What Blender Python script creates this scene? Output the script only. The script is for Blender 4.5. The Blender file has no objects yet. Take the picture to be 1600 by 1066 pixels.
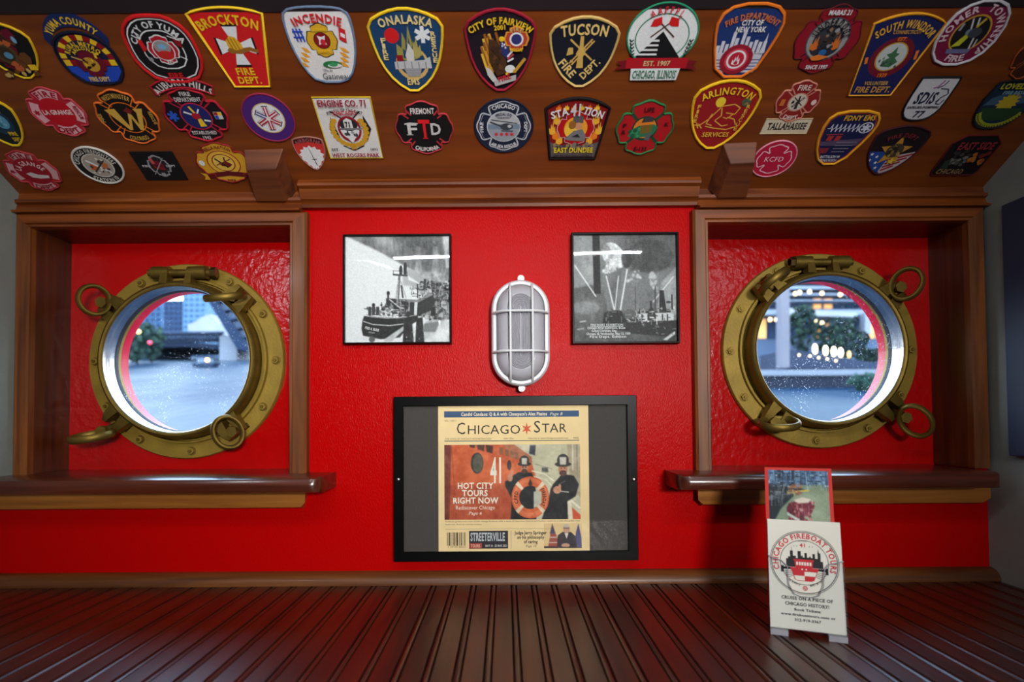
import bpy, math, random
import numpy as np
from mathutils import Vector, Matrix, Euler

random.seed(11)
rng = np.random.RandomState(5)
C = bpy.context.scene.collection
SC = bpy.context.scene
PI = math.pi

# ------------------------------------------------------------------ camera, world, lights, exposure
CZ = 1.052                      # eye height above the cabin floor
F = 900.0                       # focal length in pixels of the 1600 px wide frame
CX, CY = 790.0, 626.4
cam_d = bpy.data.cameras.new('camera')
cam = bpy.data.objects.new('camera', cam_d); C.objects.link(cam)
cam_d.sensor_width = 36.0; cam_d.sensor_fit = 'HORIZONTAL'
cam_d.lens = F / 1600 * 36.0
cam_d.shift_x = (800 - CX) / 1600.0
cam_d.shift_y = (CY - 533.0) / 1600.0
cam.location = (0, 0, CZ)
CAMR = (Matrix.Rotation(math.radians(91.5), 3, 'X') @ Matrix.Rotation(math.radians(-0.4), 3, 'Z'))
cam.rotation_euler = CAMR.to_euler()
cam_d.clip_start = 0.02; cam_d.clip_end = 600
cam_d.dof.use_dof = True; cam_d.dof.focus_distance = 1.04; cam_d.dof.aperture_fstop = 3.2
SC.camera = cam
SC.view_settings.view_transform = 'Standard'; SC.view_settings.look = 'None'
SC.view_settings.gamma = 1.0; SC.view_settings.use_curve_mapping = False
SC.view_settings.exposure = 0.0

w = bpy.data.worlds.new('dusk_sky'); SC.world = w; w.use_nodes = True
nt = w.node_tree; nt.nodes.clear()
tc = nt.nodes.new('ShaderNodeTexCoord'); sx = nt.nodes.new('ShaderNodeSeparateXYZ')
cr = nt.nodes.new('ShaderNodeValToRGB'); bg = nt.nodes.new('ShaderNodeBackground'); wo = nt.nodes.new('ShaderNodeOutputWorld')
cr.color_ramp.elements[0].position = 0.0; cr.color_ramp.elements[0].color = (.95, .95, .94, 1)
cr.color_ramp.elements[1].position = 0.6; cr.color_ramp.elements[1].color = (.46, .64, .88, 1)
nt.links.new(tc.outputs['Generated'], sx.inputs[0]); nt.links.new(sx.outputs['Z'], cr.inputs[0])
nt.links.new(cr.outputs[0], bg.inputs[0]); nt.links.new(bg.outputs[0], wo.inputs[0])
bg.inputs[1].default_value = 8.0

def area(name, loc, target, sx_, sy_, power, col, spread=180):
    l = bpy.data.lights.new(name, 'AREA'); l.shape = 'RECTANGLE'; l.size = sx_; l.size_y = sy_
    l.energy = power; l.color = col; l.spread = math.radians(spread)
    o = bpy.data.objects.new(name, l); C.objects.link(o); o.location = loc
    o.rotation_euler = (Vector(target) - Vector(loc)).to_track_quat('-Z', 'Y').to_euler()
    return o
# the cabin's ceiling tube, just behind the camera, side lamps, and an added fill light further back
area('ceiling_tube', (.04, .10, CZ + .56), (-.02, 1.02, CZ + .15), .86, .006, 1.7, (.95, .97, 1.0), 110)
area('side_lamp_left', (-.80, .05, CZ + .50), (-.45, 1.0, CZ - .05), .10, .06, 1.0, (.92, .95, 1.0))
area('side_lamp_right', (.80, .05, CZ + .50), (.45, 1.0, CZ - .05), .10, .06, .4, (.92, .95, 1.0))
area('rear_fill_light', (.52, -1.38, CZ + .27), (-.12, 1.0, CZ + .12), .30, .18, 4.9, (1.0, .97, .93), 55)  # unseen frontal fill added to brighten wall and sill aprons, no cabin fixture

# ------------------------------------------------------------------ pixel rays to known planes
def ray(px, py):
    return CAMR @ Vector(((px - CX) / F, -(py - CY) / F, -1.0))
EYE = Vector((0, 0, CZ))
def at_y(px, py, Y):
    d = ray(px, py); return EYE + d * (Y / d.y)
def at_z(px, py, Z):
    d = ray(px, py); return EYE + d * ((Z - CZ) / d.z)
CEIL_K = .533; CEIL_C = CZ + .4257 + .533 * 1.03          # sloped ceiling: z = CEIL_C - CEIL_K * y
def ceil_z(y): return CEIL_C - CEIL_K * y
def on_ceil(px, py):
    d = ray(px, py); t = (CEIL_C - CZ) / (d.z + CEIL_K * d.y); return EYE + d * t

# ------------------------------------------------------------------ materials
def lin(c):
    c = c / 255.0
    return c / 12.92 if c <= .04045 else ((c + .055) / 1.055) ** 2.4
def L3(c): return (lin(c[0]), lin(c[1]), lin(c[2]), 1.0)
_m = {}
def mat(key, col, rough=.5, metal=0.0, bump=None, var=0.0, vscale=20.0, spec=.5, coat=0.0, stretch=(1, 1, 1), bdist=.001):
    """col in 0-255 sRGB; bump=(scale, strength); var darkens/lightens by noise"""
    if key in _m: return _m[key]
    m = bpy.data.materials.new(key); m.use_nodes = True; t = m.node_tree; b = t.nodes['Principled BSDF']
    b.inputs['Base Color'].default_value = L3(col); b.inputs['Roughness'].default_value = rough
    b.inputs['Metallic'].default_value = metal; b.inputs['Specular IOR Level'].default_value = spec
    b.inputs['Coat Weight'].default_value = coat; b.inputs['Coat Roughness'].default_value = .08
    if bump or var:
        tcn = t.nodes.new('ShaderNodeTexCoord'); mp = t.nodes.new('ShaderNodeMapping')
        mp.inputs['Scale'].default_value = stretch; t.links.new(tcn.outputs['Object'], mp.inputs[0])
    if bump:
        n = t.nodes.new('ShaderNodeTexNoise'); n.inputs['Scale'].default_value = bump[0]; n.inputs['Detail'].default_value = 3
        bp = t.nodes.new('ShaderNodeBump'); bp.inputs['Strength'].default_value = bump[1]; bp.inputs['Distance'].default_value = bdist
        t.links.new(mp.outputs[0], n.inputs['Vector']); t.links.new(n.outputs[0], bp.inputs['Height']); t.links.new(bp.outputs[0], b.inputs['Normal'])
    if var:
        n2 = t.nodes.new('ShaderNodeTexNoise'); n2.inputs['Scale'].default_value = vscale; n2.inputs['Detail'].default_value = 4
        r = t.nodes.new('ShaderNodeValToRGB'); c = L3(col)
        r.color_ramp.elements[0].position = .3; r.color_ramp.elements[0].color = tuple(x * (1 - var) for x in c[:3]) + (1,)
        r.color_ramp.elements[1].position = .7; r.color_ramp.elements[1].color = tuple(min(1, x * (1 + var)) for x in c[:3]) + (1,)
        t.links.new(mp.outputs[0], n2.inputs['Vector']); t.links.new(n2.outputs[0], r.inputs[0]); t.links.new(r.outputs[0], b.inputs['Base Color'])
    _m[key] = m; return m

def wood(key, c1, c2, axis, rough=.42, coat=.10, scale=14.0):
    """varnished wood, grain along axis 0/1/2"""
    if key in _m: return _m[key]
    m = bpy.data.materials.new(key); m.use_nodes = True; t = m.node_tree; b = t.nodes['Principled BSDF']
    tcn = t.nodes.new('ShaderNodeTexCoord'); mp = t.nodes.new('ShaderNodeMapping'); s = [1, 1, 1]; s[axis] = .06
    mp.inputs['Scale'].default_value = s; t.links.new(tcn.outputs['Object'], mp.inputs[0])
    n = t.nodes.new('ShaderNodeTexNoise'); n.inputs['Scale'].default_value = scale * 4; n.inputs['Detail'].default_value = 8; n.inputs['Distortion'].default_value = .6
    r = t.nodes.new('ShaderNodeValToRGB'); r.color_ramp.elements[0].position = .32; r.color_ramp.elements[0].color = L3(c1)
    r.color_ramp.elements[1].position = .68; r.color_ramp.elements[1].color = L3(c2)
    n2 = t.nodes.new('ShaderNodeTexNoise'); n2.inputs['Scale'].default_value = 5; mx = t.nodes.new('ShaderNodeMixRGB'); mx.blend_type = 'MULTIPLY'
    mx.inputs[0].default_value = .35; t.links.new(tcn.outputs['Object'], n2.inputs['Vector'])
    t.links.new(mp.outputs[0], n.inputs['Vector']); t.links.new(n.outputs[0], r.inputs[0]); t.links.new(r.outputs[0], mx.inputs[1]); t.links.new(n2.outputs[0], mx.inputs[2])
    t.links.new(mx.outputs[0], b.inputs['Base Color'])
    bp = t.nodes.new('ShaderNodeBump'); bp.inputs['Strength'].default_value = .12; bp.inputs['Distance'].default_value = .001
    t.links.new(n.outputs[0], bp.inputs['Height']); t.links.new(bp.outputs[0], b.inputs['Normal'])
    b.inputs['Roughness'].default_value = rough; b.inputs['Coat Weight'].default_value = coat; b.inputs['Coat Roughness'].default_value = .15
    _m[key] = m; return m

def glassy(key, tint=(255, 255, 255), dust=0.0, rough=.015, ior=1.45, dscale=380.0):
    """clear sheet: straight-through transparency with a Fresnel reflection, and dried spray marks where dust > 0"""
    if key in _m: return _m[key]
    m = bpy.data.materials.new(key); m.use_nodes = True; t = m.node_tree; t.nodes.clear()
    o = t.nodes.new('ShaderNodeOutputMaterial'); tr = t.nodes.new('ShaderNodeBsdfTransparent'); gl = t.nodes.new('ShaderNodeBsdfGlossy')
    tr.inputs[0].default_value = L3(tint); gl.inputs['Roughness'].default_value = rough
    fr = t.nodes.new('ShaderNodeFresnel'); fr.inputs[0].default_value = ior; mx = t.nodes.new('ShaderNodeMixShader')
    ge = t.nodes.new('ShaderNodeNewGeometry'); iv = t.nodes.new('ShaderNodeMath'); iv.operation = 'SUBTRACT'; iv.inputs[0].default_value = 1.0; t.links.new(ge.outputs['Backfacing'], iv.inputs[1])
    fm = t.nodes.new('ShaderNodeMath'); fm.operation = 'MULTIPLY'; t.links.new(fr.outputs[0], fm.inputs[0]); t.links.new(iv.outputs[0], fm.inputs[1])
    t.links.new(fm.outputs[0], mx.inputs[0]); t.links.new(tr.outputs[0], mx.inputs[1]); t.links.new(gl.outputs[0], mx.inputs[2])
    last = mx.outputs[0]
    if dust:
        tcn = t.nodes.new('ShaderNodeTexCoord'); n = t.nodes.new('ShaderNodeTexNoise'); n.inputs['Scale'].default_value = dscale; n.inputs['Detail'].default_value = 1
        n3 = t.nodes.new('ShaderNodeTexNoise'); n3.inputs['Scale'].default_value = 9
        r = t.nodes.new('ShaderNodeValToRGB'); r.color_ramp.elements[0].position = .68; r.color_ramp.elements[1].position = .74
        r3 = t.nodes.new('ShaderNodeValToRGB'); r3.color_ramp.elements[0].position = .42; r3.color_ramp.elements[1].position = .62
        mm = t.nodes.new('ShaderNodeMath'); mm.operation = 'MULTIPLY'; mm2 = t.nodes.new('ShaderNodeMath'); mm2.operation = 'MULTIPLY'; mm2.inputs[1].default_value = dust
        df = t.nodes.new('ShaderNodeBsdfTranslucent'); df.inputs[0].default_value = (.75, .8, .85, 1); mx2 = t.nodes.new('ShaderNodeMixShader')
        t.links.new(tcn.outputs['Object'], n.inputs['Vector']); t.links.new(tcn.outputs['Object'], n3.inputs['Vector'])
        t.links.new(n.outputs[0], r.inputs[0]); t.links.new(n3.outputs[0], r3.inputs[0])
        t.links.new(r.outputs[0], mm.inputs[0]); t.links.new(r3.outputs[0], mm.inputs[1]); t.links.new(mm.outputs[0], mm2.inputs[0])
        t.links.new(mm2.outputs[0], mx2.inputs[0]); t.links.new(last, mx2.inputs[1]); t.links.new(df.outputs[0], mx2.inputs[2]); last = mx2.outputs[0]
    t.links.new(last, o.inputs[0]); _m[key] = m; return m

def emit(key, col, s):
    if key in _m: return _m[key]
    m = bpy.data.materials.new(key); m.use_nodes = True; b = m.node_tree.nodes['Principled BSDF']
    b.inputs['Base Color'].default_value = L3(col); b.inputs['Emission Color'].default_value = L3(col); b.inputs['Emission Strength'].default_value = s
    _m[key] = m; return m

def thread(col):
    return mat('thread_%d_%d_%d' % tuple(col), col, .75, 0, (1500, .5), .12, 700, .25, bdist=.0006)
def ink(col, rough=.6):
    return mat('ink_%d_%d_%d' % tuple(col), col, rough, spec=.3)

def print_mat():
    if 'printed_picture' in _m: return _m['printed_picture']
    m = bpy.data.materials.new('printed_picture'); m.use_nodes = True; t = m.node_tree; b = t.nodes['Principled BSDF']
    a = t.nodes.new('ShaderNodeAttribute'); a.attribute_name = 'Col'; t.links.new(a.outputs['Color'], b.inputs['Base Color'])
    b.inputs['Roughness'].default_value = .55; b.inputs['Specular IOR Level'].default_value = .3
    _m['printed_picture'] = m; return m

def red_paint(key, lump, lstr, fine, fstr, rough, spec):
    m = bpy.data.materials.new(key); m.use_nodes = True; t = m.node_tree; b = t.nodes['Principled BSDF']
    b.inputs['Base Color'].default_value = (.45, .0009, .0011, 1); b.inputs['Specular IOR Level'].default_value = spec; b.inputs['Roughness'].default_value = rough
    tcn = t.nodes.new('ShaderNodeTexCoord'); mp = t.nodes.new('ShaderNodeMapping'); mp.inputs['Scale'].default_value = (1, 1, .35)
    t.links.new(tcn.outputs['Object'], mp.inputs[0])
    n = t.nodes.new('ShaderNodeTexNoise'); n.inputs['Scale'].default_value = lump; n.inputs['Detail'].default_value = 2
    n2 = t.nodes.new('ShaderNodeTexNoise'); n2.inputs['Scale'].default_value = fine; n2.inputs['Detail'].default_value = 2
    b1 = t.nodes.new('ShaderNodeBump'); b1.inputs['Strength'].default_value = lstr; b1.inputs['Distance'].default_value = .002
    b2 = t.nodes.new('ShaderNodeBump'); b2.inputs['Strength'].default_value = fstr; b2.inputs['Distance'].default_value = .0007
    t.links.new(tcn.outputs['Object'], n.inputs['Vector']); t.links.new(mp.outputs[0], n2.inputs['Vector'])
    t.links.new(n.outputs[0], b1.inputs['Height']); t.links.new(n2.outputs[0], b2.inputs['Height'])
    t.links.new(b1.outputs[0], b2.inputs['Normal']); t.links.new(b2.outputs[0], b.inputs['Normal'])
    _m[key] = m; return m

M_RED = red_paint('red_painted_canvas_wall', 30, .12, 620, .9, .26, .06)
M_RED2 = red_paint('red_gloss_hull_paint', 75, .6, 240, .25, .2, .4)
M_WX = wood('brown_wood_grain_across', (92, 38, 6), (150, 76, 16), 0)
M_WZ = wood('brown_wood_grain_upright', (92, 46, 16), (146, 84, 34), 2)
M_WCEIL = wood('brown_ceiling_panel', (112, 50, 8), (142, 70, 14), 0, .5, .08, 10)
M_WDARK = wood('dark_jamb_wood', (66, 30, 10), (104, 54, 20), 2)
M_SILL = wood('dark_varnished_sill', (62, 24, 14), (104, 46, 26), 0, .28, .5)
M_APRON = wood('golden_brown_apron_wood', (150, 88, 30), (192, 124, 52), 0)
M_TABLE = wood('mahogany_counter_boards', (50, 17, 5), (94, 36, 12), 1, .36, .4)
M_TABLE.node_tree.nodes['Principled BSDF'].inputs['Coat Roughness'].default_value = .38
M_GREY = mat('grey_plaster', (140, 146, 140), .85, 0, (160, .35), .06, 30)
M_WHITE = mat('white_painted_metal', (206, 209, 212), .4, 0, (300, .08))
M_BRONZE = mat('aged_bronze', (128, 106, 46), .5, .8, (140, .3), .22, 30)
M_BRONZE_D = mat('dark_bronze', (112, 90, 50), .38, .85, (160, .3), .35, 40)
M_GOLD = mat('gold_painted_flange', (150, 124, 44), .55, .35, (190, .45), .15, 25)
M_CHROME = mat('worn_bright_metal', (190, 180, 172), .25, .9, (120, .2), .2, 18)
M_BLOCK = wood('brown_block_wood', (84, 36, 12), (128, 66, 28), 0, .6, .0)
M_BLACK = mat('black_frame_paint', (6, 6, 7), .35, spec=.1)
M_RUBBER = mat('dark_rubber_gasket', (36, 32, 36), .6)
M_BEAM = mat('dark_painted_strip', (30, 20, 26), .6)
M_STEEL = mat('steel_screw', (180, 180, 184), .25, 1.0)
M_GLASS = glassy('picture_glazing', (252, 253, 253), 0, .025)
M_ACRYLIC = glassy('clear_acrylic', (253, 254, 255), 0, .03, 1.45)
M_PORTGLASS = glassy('porthole_pane', (244, 250, 255), .55)

# ------------------------------------------------------------------ mesh building
def tag(o, label=None, cat=None, group=None, kind=None):
    if label: o['label'] = label
    if cat: o['category'] = cat
    if group: o['group'] = group
    if kind: o['kind'] = kind
    return o
def root(name, loc, label, cat, group=None):
    o = bpy.data.objects.new(name, None); C.objects.link(o); o.location = loc; o.empty_display_size = .05
    return tag(o, label, cat, group)
def wloc(o):
    v = Vector((0, 0, 0))
    while o is not None: v = v + Vector(o.location); o = o.parent
    return v
class MB:
    def __init__(s): s.v = []; s.f = []; s.mi = []; s.mats = []
    def m(s, mt):
        if mt not in s.mats: s.mats.append(mt)
        return s.mats.index(mt)
    def add(s, vs, fs, mt):
        b = len(s.v); i = s.m(mt); s.v.extend([tuple(v) for v in vs])
        for f in fs: s.f.append(tuple(b + k for k in f)); s.mi.append(i)
    def box(s, a, b, mt):
        (x0, y0, z0), (x1, y1, z1) = a, b
        x0, x1 = min(x0, x1), max(x0, x1); y0, y1 = min(y0, y1), max(y0, y1); z0, z1 = min(z0, z1), max(z0, z1)
        vs = [(x0, y0, z0), (x1, y0, z0), (x1, y1, z0), (x0, y1, z0), (x0, y0, z1), (x1, y0, z1), (x1, y1, z1), (x0, y1, z1)]
        s.add(vs, [(3, 2, 1, 0), (4, 5, 6, 7), (0, 1, 5, 4), (1, 2, 6, 5), (2, 3, 7, 6), (3, 0, 4, 7)], mt)
    def loft(s, rings, mt, closed=True, caps=(False, False)):
        n = len(rings[0]); vs = [p for r in rings for p in r]; fs = []
        for i in range(len(rings) - 1):
            for j in range(n if closed else n - 1):
                k = (j + 1) % n; fs.append((i * n + j, i * n + k, (i + 1) * n + k, (i + 1) * n + j))
        if caps[0]: fs.append(tuple(range(n - 1, -1, -1)))
        if caps[1]: fs.append(tuple((len(rings) - 1) * n + j for j in range(n)))
        s.add(vs, fs, mt)
    def tube(s, pts, r, mt, n=8, closed=False):
        pts = [Vector(p) for p in pts]; N = len(pts); rings = []; up = None
        for i in range(N):
            a = pts[(i - 1) % N] if (closed or i) else pts[i]; b = pts[(i + 1) % N] if (closed or i < N - 1) else pts[i]
            t = (b - a).normalized()
            if up is None: up = t.orthogonal().normalized()
            u = (up - t * up.dot(t)); u = u.normalized() if u.length > 1e-6 else t.orthogonal().normalized(); up = u; v = t.cross(u)
            rr = r[i] if isinstance(r, (list, tuple)) else r
            rings.append([pts[i] + (u * math.cos(2 * PI * k / n) + v * math.sin(2 * PI * k / n)) * rr for k in range(n)])
        if closed: rings.append(rings[0])
        s.loft(rings, mt, True, (not closed, not closed))
    def cyl(s, c, axis, r, h, mt, n=16, r2=None):
        c = Vector(c); a = Vector(axis).normalized(); s.tube([c, c + a * h], [r, r if r2 is None else r2], mt, n)
    def build(s, name, parent=None, smooth=None, bevel=None):
        me = bpy.data.meshes.new(name); o0 = wloc(parent) if parent else Vector((0, 0, 0))
        me.from_pydata([(v[0] - o0.x, v[1] - o0.y, v[2] - o0.z) for v in s.v], [], s.f)
        for mt in s.mats: me.materials.append(mt)
        me.polygons.foreach_set('material_index', s.mi); me.update()
        if smooth:
            me.shade_smooth(); me.set_sharp_from_angle(angle=math.radians(smooth))
        o = bpy.data.objects.new(name, me); C.objects.link(o)
        if parent: o.parent = parent
        if bevel:
            b = o.modifiers.new('bevel', 'BEVEL'); b.width = bevel; b.segments = 2; b.limit_method = 'ANGLE'
        return o
def prof_x(mb, prof, x0, x1, mt):
    """extrude a (y, z) profile along x"""
    mb.loft([[(x0, y, z) for y, z in prof], [(x1, y, z) for y, z in prof]], mt, True, (True, True))
def prof_z(mb, prof, z0, z1, mt):
    mb.loft([[(x, y, z0) for x, y in prof], [(x, y, z1) for x, y in prof]], mt, True, (True, True))

# ------------------------------------------------------------------ glyphs
class Font:
    def __init__(s):
        chars = [chr(c) for c in range(33, 127)] + ['\u2605']
        s.g = {}; obs = []
        for bold in (0.0, .028):
            for ch in chars[:94]:
                for body in (ch, ch + '|'):
                    cu = bpy.data.curves.new('glyph', 'FONT'); cu.body = body; cu.size = 1; cu.resolution_u = 2
                    cu.offset = bold if body == ch else 0
                    o = bpy.data.objects.new('glyph', cu); C.objects.link(o); obs.append((bold, ch, body, o))
        bpy.context.view_layer.update(); dg = bpy.context.evaluated_depsgraph_get(); bar = None; tmp = {}
        for bold, ch, body, o in obs:
            e = o.evaluated_get(dg); me = e.to_mesh()
            vs = [(v.co.x, v.co.y) for v in me.vertices]; fs = [tuple(p.vertices) for p in me.polygons]
            ek = {}
            for f in fs:
                for i in range(len(f)):
                    k = tuple(sorted((f[i], f[(i + 1) % len(f)]))); ek[k] = ek.get(k, 0) + 1
            edges = [k for k, c in ek.items() if c == 1]
            tmp[(bold, ch, body == ch)] = (vs, fs, edges); e.to_mesh_clear()
        barmin = min(v[0] for v in tmp[(0.0, '|', True)][0])
        H = max(v[1] for v in tmp[(0.0, 'H', True)][0])
        for bold in (0.0, .028):
            for ch in chars[:94]:
                vs, fs, edges = tmp[(bold, ch, True)]
                adv = max(v[0] for v in tmp[(bold, ch, False)][0]) - (max(v[0] for v in tmp[(0.0, '|', True)][0]))
                if adv < .05: adv = max(v[0] for v in vs) + .05
                s.g[(bold > 0, ch)] = ([(x / H, y / H) for x, y in vs], fs, adv / H, edges)
        for *_, o in obs:
            cu = o.data; bpy.data.objects.remove(o); bpy.data.curves.remove(cu)
        s.space = .42
    def get(s, ch, bold):
        return s.g.get((bold, ch)) or s.g[(bold, '?')]
    def adv(s, ch, bold): return s.space if ch == ' ' else s.get(ch, bold)[2] + (.05 if bold else .02)
FONT = Font()
def serif_rects(g):
    vs, fs, adv, edges = g; ys = [v[1] for v in vs]; lo, hi = min(ys), max(ys); out = []
    for a, b in edges:
        (x0, y0), (x1, y1) = vs[a], vs[b]
        if abs(y0 - y1) < .01 and .06 < abs(x1 - x0) < .30:
            for ref, d in ((lo, 1), (hi, -1)):
                if abs(y0 - ref) < .04:
                    xa, xb = min(x0, x1) - .09, max(x0, x1) + .09
                    out.append([(xa, y0), (xb, y0), (xb, y0 + d * .07), (xa, y0 + d * .07)])
    return out

class Flat:
    """a flat frame in the scene: local (u, v) in units of half width / half height, w metres off the surface"""
    def __init__(s, o, ex, ey, hx, hy):
        s.o = Vector(o); s.ex = Vector(ex).normalized(); s.ey = Vector(ey).normalized(); s.n = s.ex.cross(s.ey).normalized(); s.hx = hx; s.hy = hy
    def P(s, u, v, w=0.0): return s.o + s.ex * (u * s.hx) + s.ey * (v * s.hy) + s.n * w
    def poly(s, mb, pts, w, mt, base=None):
        n = len(pts); a = sum(pts[i][0] * pts[(i + 1) % n][1] - pts[(i + 1) % n][0] * pts[i][1] for i in range(n))
        if a < 0: pts = pts[::-1]
        top = [s.P(u, v, w) for u, v in pts]; vs = top; fs = [tuple(range(n))]
        if base is not None:
            vs = top + [s.P(u, v, base) for u, v in pts]
            fs += [(i, i + n, (i + 1) % n + n, (i + 1) % n) for i in range(n)]
        mb.add(vs, fs, mt)
    def _glyph(s, mb, ch, bold, ax, ay, ang, sw, sh, w, mt, serif, shear=0.0):
        g = FONT.get(ch, bold); ca, sa = math.cos(ang), math.sin(ang)
        def tr(x, y):
            x = (x + shear * y) * sw; y = y * sh
            return s.o + s.ex * (ax + x * ca - y * sa) + s.ey * (ay + x * sa + y * ca) + s.n * w
        mb.add([tr(x, y) for x, y in g[0]], g[1], mt)
        if serif:
            for r in serif_rects(g): mb.add([tr(x, y) for x, y in r], [(0, 1, 2, 3)], mt)
    def text(s, mb, st, u0, v0, u1, v1, h, w, mt, bold=True, serif=False, shear=0.0):
        """fit the string from (u0, v0) to (u1, v1), cap height h (in v units)"""
        x0, y0, x1, y1 = u0 * s.hx, v0 * s.hy, u1 * s.hx, v1 * s.hy
        Ln = math.hypot(x1 - x0, y1 - y0); ang = math.atan2(y1 - y0, x1 - x0)
        ads = [FONT.adv(c, bold) for c in st]; k = Ln / sum(ads); p = 0.0
        for c, a in zip(st, ads):
            if c != ' ': s._glyph(mb, c, bold, x0 + math.cos(ang) * p, y0 + math.sin(ang) * p, ang, k, h * s.hy, w, mt, serif, shear)
            p += a * k
    def arc(s, mb, st, cu, cv, ru, rv, a0, a1, h, w, mt, bold=True, serif=False):
        """letters on an ellipse from angle a0 to a1 (degrees); a0 > a1 reads over the top, a0 < a1 along the bottom"""
        N = 60; ang = [math.radians(a0 + (a1 - a0) * i / N) for i in range(N + 1)]
        pt = [((cu + ru * math.cos(a)) * s.hx, (cv + rv * math.sin(a)) * s.hy) for a in ang]
        cum = [0.0]
        for i in range(N): cum.append(cum[-1] + math.hypot(pt[i + 1][0] - pt[i][0], pt[i + 1][1] - pt[i][1]))
        ads = [FONT.adv(c, bold) for c in st]; k = cum[-1] / sum(ads); p = 0.0
        def where(d):
            d = min(max(d, 0), cum[-1]); i = 0
            while i < N - 1 and cum[i + 1] < d: i += 1
            f = (d - cum[i]) / max(1e-9, cum[i + 1] - cum[i])
            return (pt[i][0] + (pt[i + 1][0] - pt[i][0]) * f, pt[i][1] + (pt[i + 1][1] - pt[i][1]) * f, math.atan2(pt[i + 1][1] - pt[i][1], pt[i + 1][0] - pt[i][0]))
        for c, a in zip(st, ads):
            if c != ' ':
                x, y, t = where(p + a * k / 2)
                s._glyph(mb, c, bold, x - math.cos(t) * a * k / 2, y - math.sin(t) * a * k / 2, t, k, h * s.hy, w, mt, serif)
            p += a * k

def ell(u, v, ru, rv, n=28, a0=0, a1=360):
    full = abs(a1 - a0) >= 359.9; k = n if full else n + 1
    return [(u + ru * math.cos(math.radians(a0 + (a1 - a0) * i / n)), v + rv * math.sin(math.radians(a0 + (a1 - a0) * i / n))) for i in range(k)]
def band(pts, wd, closed=False):
    """a polyline thickened to a strip polygon (list of quads)"""
    out = []; n = len(pts)
    for i in range(n if closed else n - 1):
        (x0, y0), (x1, y1) = pts[i], pts[(i + 1) % n]; d = math.hypot(x1 - x0, y1 - y0) or 1e-9
        nx, ny = -(y1 - y0) / d * wd / 2, (x1 - x0) / d * wd / 2
        out.append([(x0 + nx, y0 + ny), (x1 + nx, y1 + ny), (x1 - nx, y1 - ny), (x0 - nx, y0 - ny)])
    return out
def star(u, v, r, n=6, ri=.45, rot=90, ry=None):
    ry = ry or r
    return [(u + (r if k % 2 == 0 else r * ri) * math.cos(math.radians(rot + k * 180 / n)), v + (ry if k % 2 == 0 else ry * ri) * math.sin(math.radians(rot + k * 180 / n))) for k in range(2 * n)]
def maltese(u=0, v=0, ru=1.0, rv=None, notch=.74):
    rv = rv or ru; out = []
    for k in range(4):
        for a, r in ((-45, notch), (-38, .90), (-32, .98), (-20, .94), (-8, .99), (0, 1.0), (8, .99), (20, .94), (32, .98), (38, .90)):
            t = math.radians(k * 90 + a); out.append((u + ru * r * math.cos(t), v + rv * r * math.sin(t)))
    return out
def chaikin(pts, it=1):
    for _ in range(it):
        n = len(pts); q = []
        for i in range(n):
            a, b = pts[i], pts[(i + 1) % n]
            q += [(a[0] * .75 + b[0] * .25, a[1] * .75 + b[1] * .25), (a[0] * .25 + b[0] * .75, a[1] * .25 + b[1] * .75)]
        pts = q
    return pts

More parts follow.
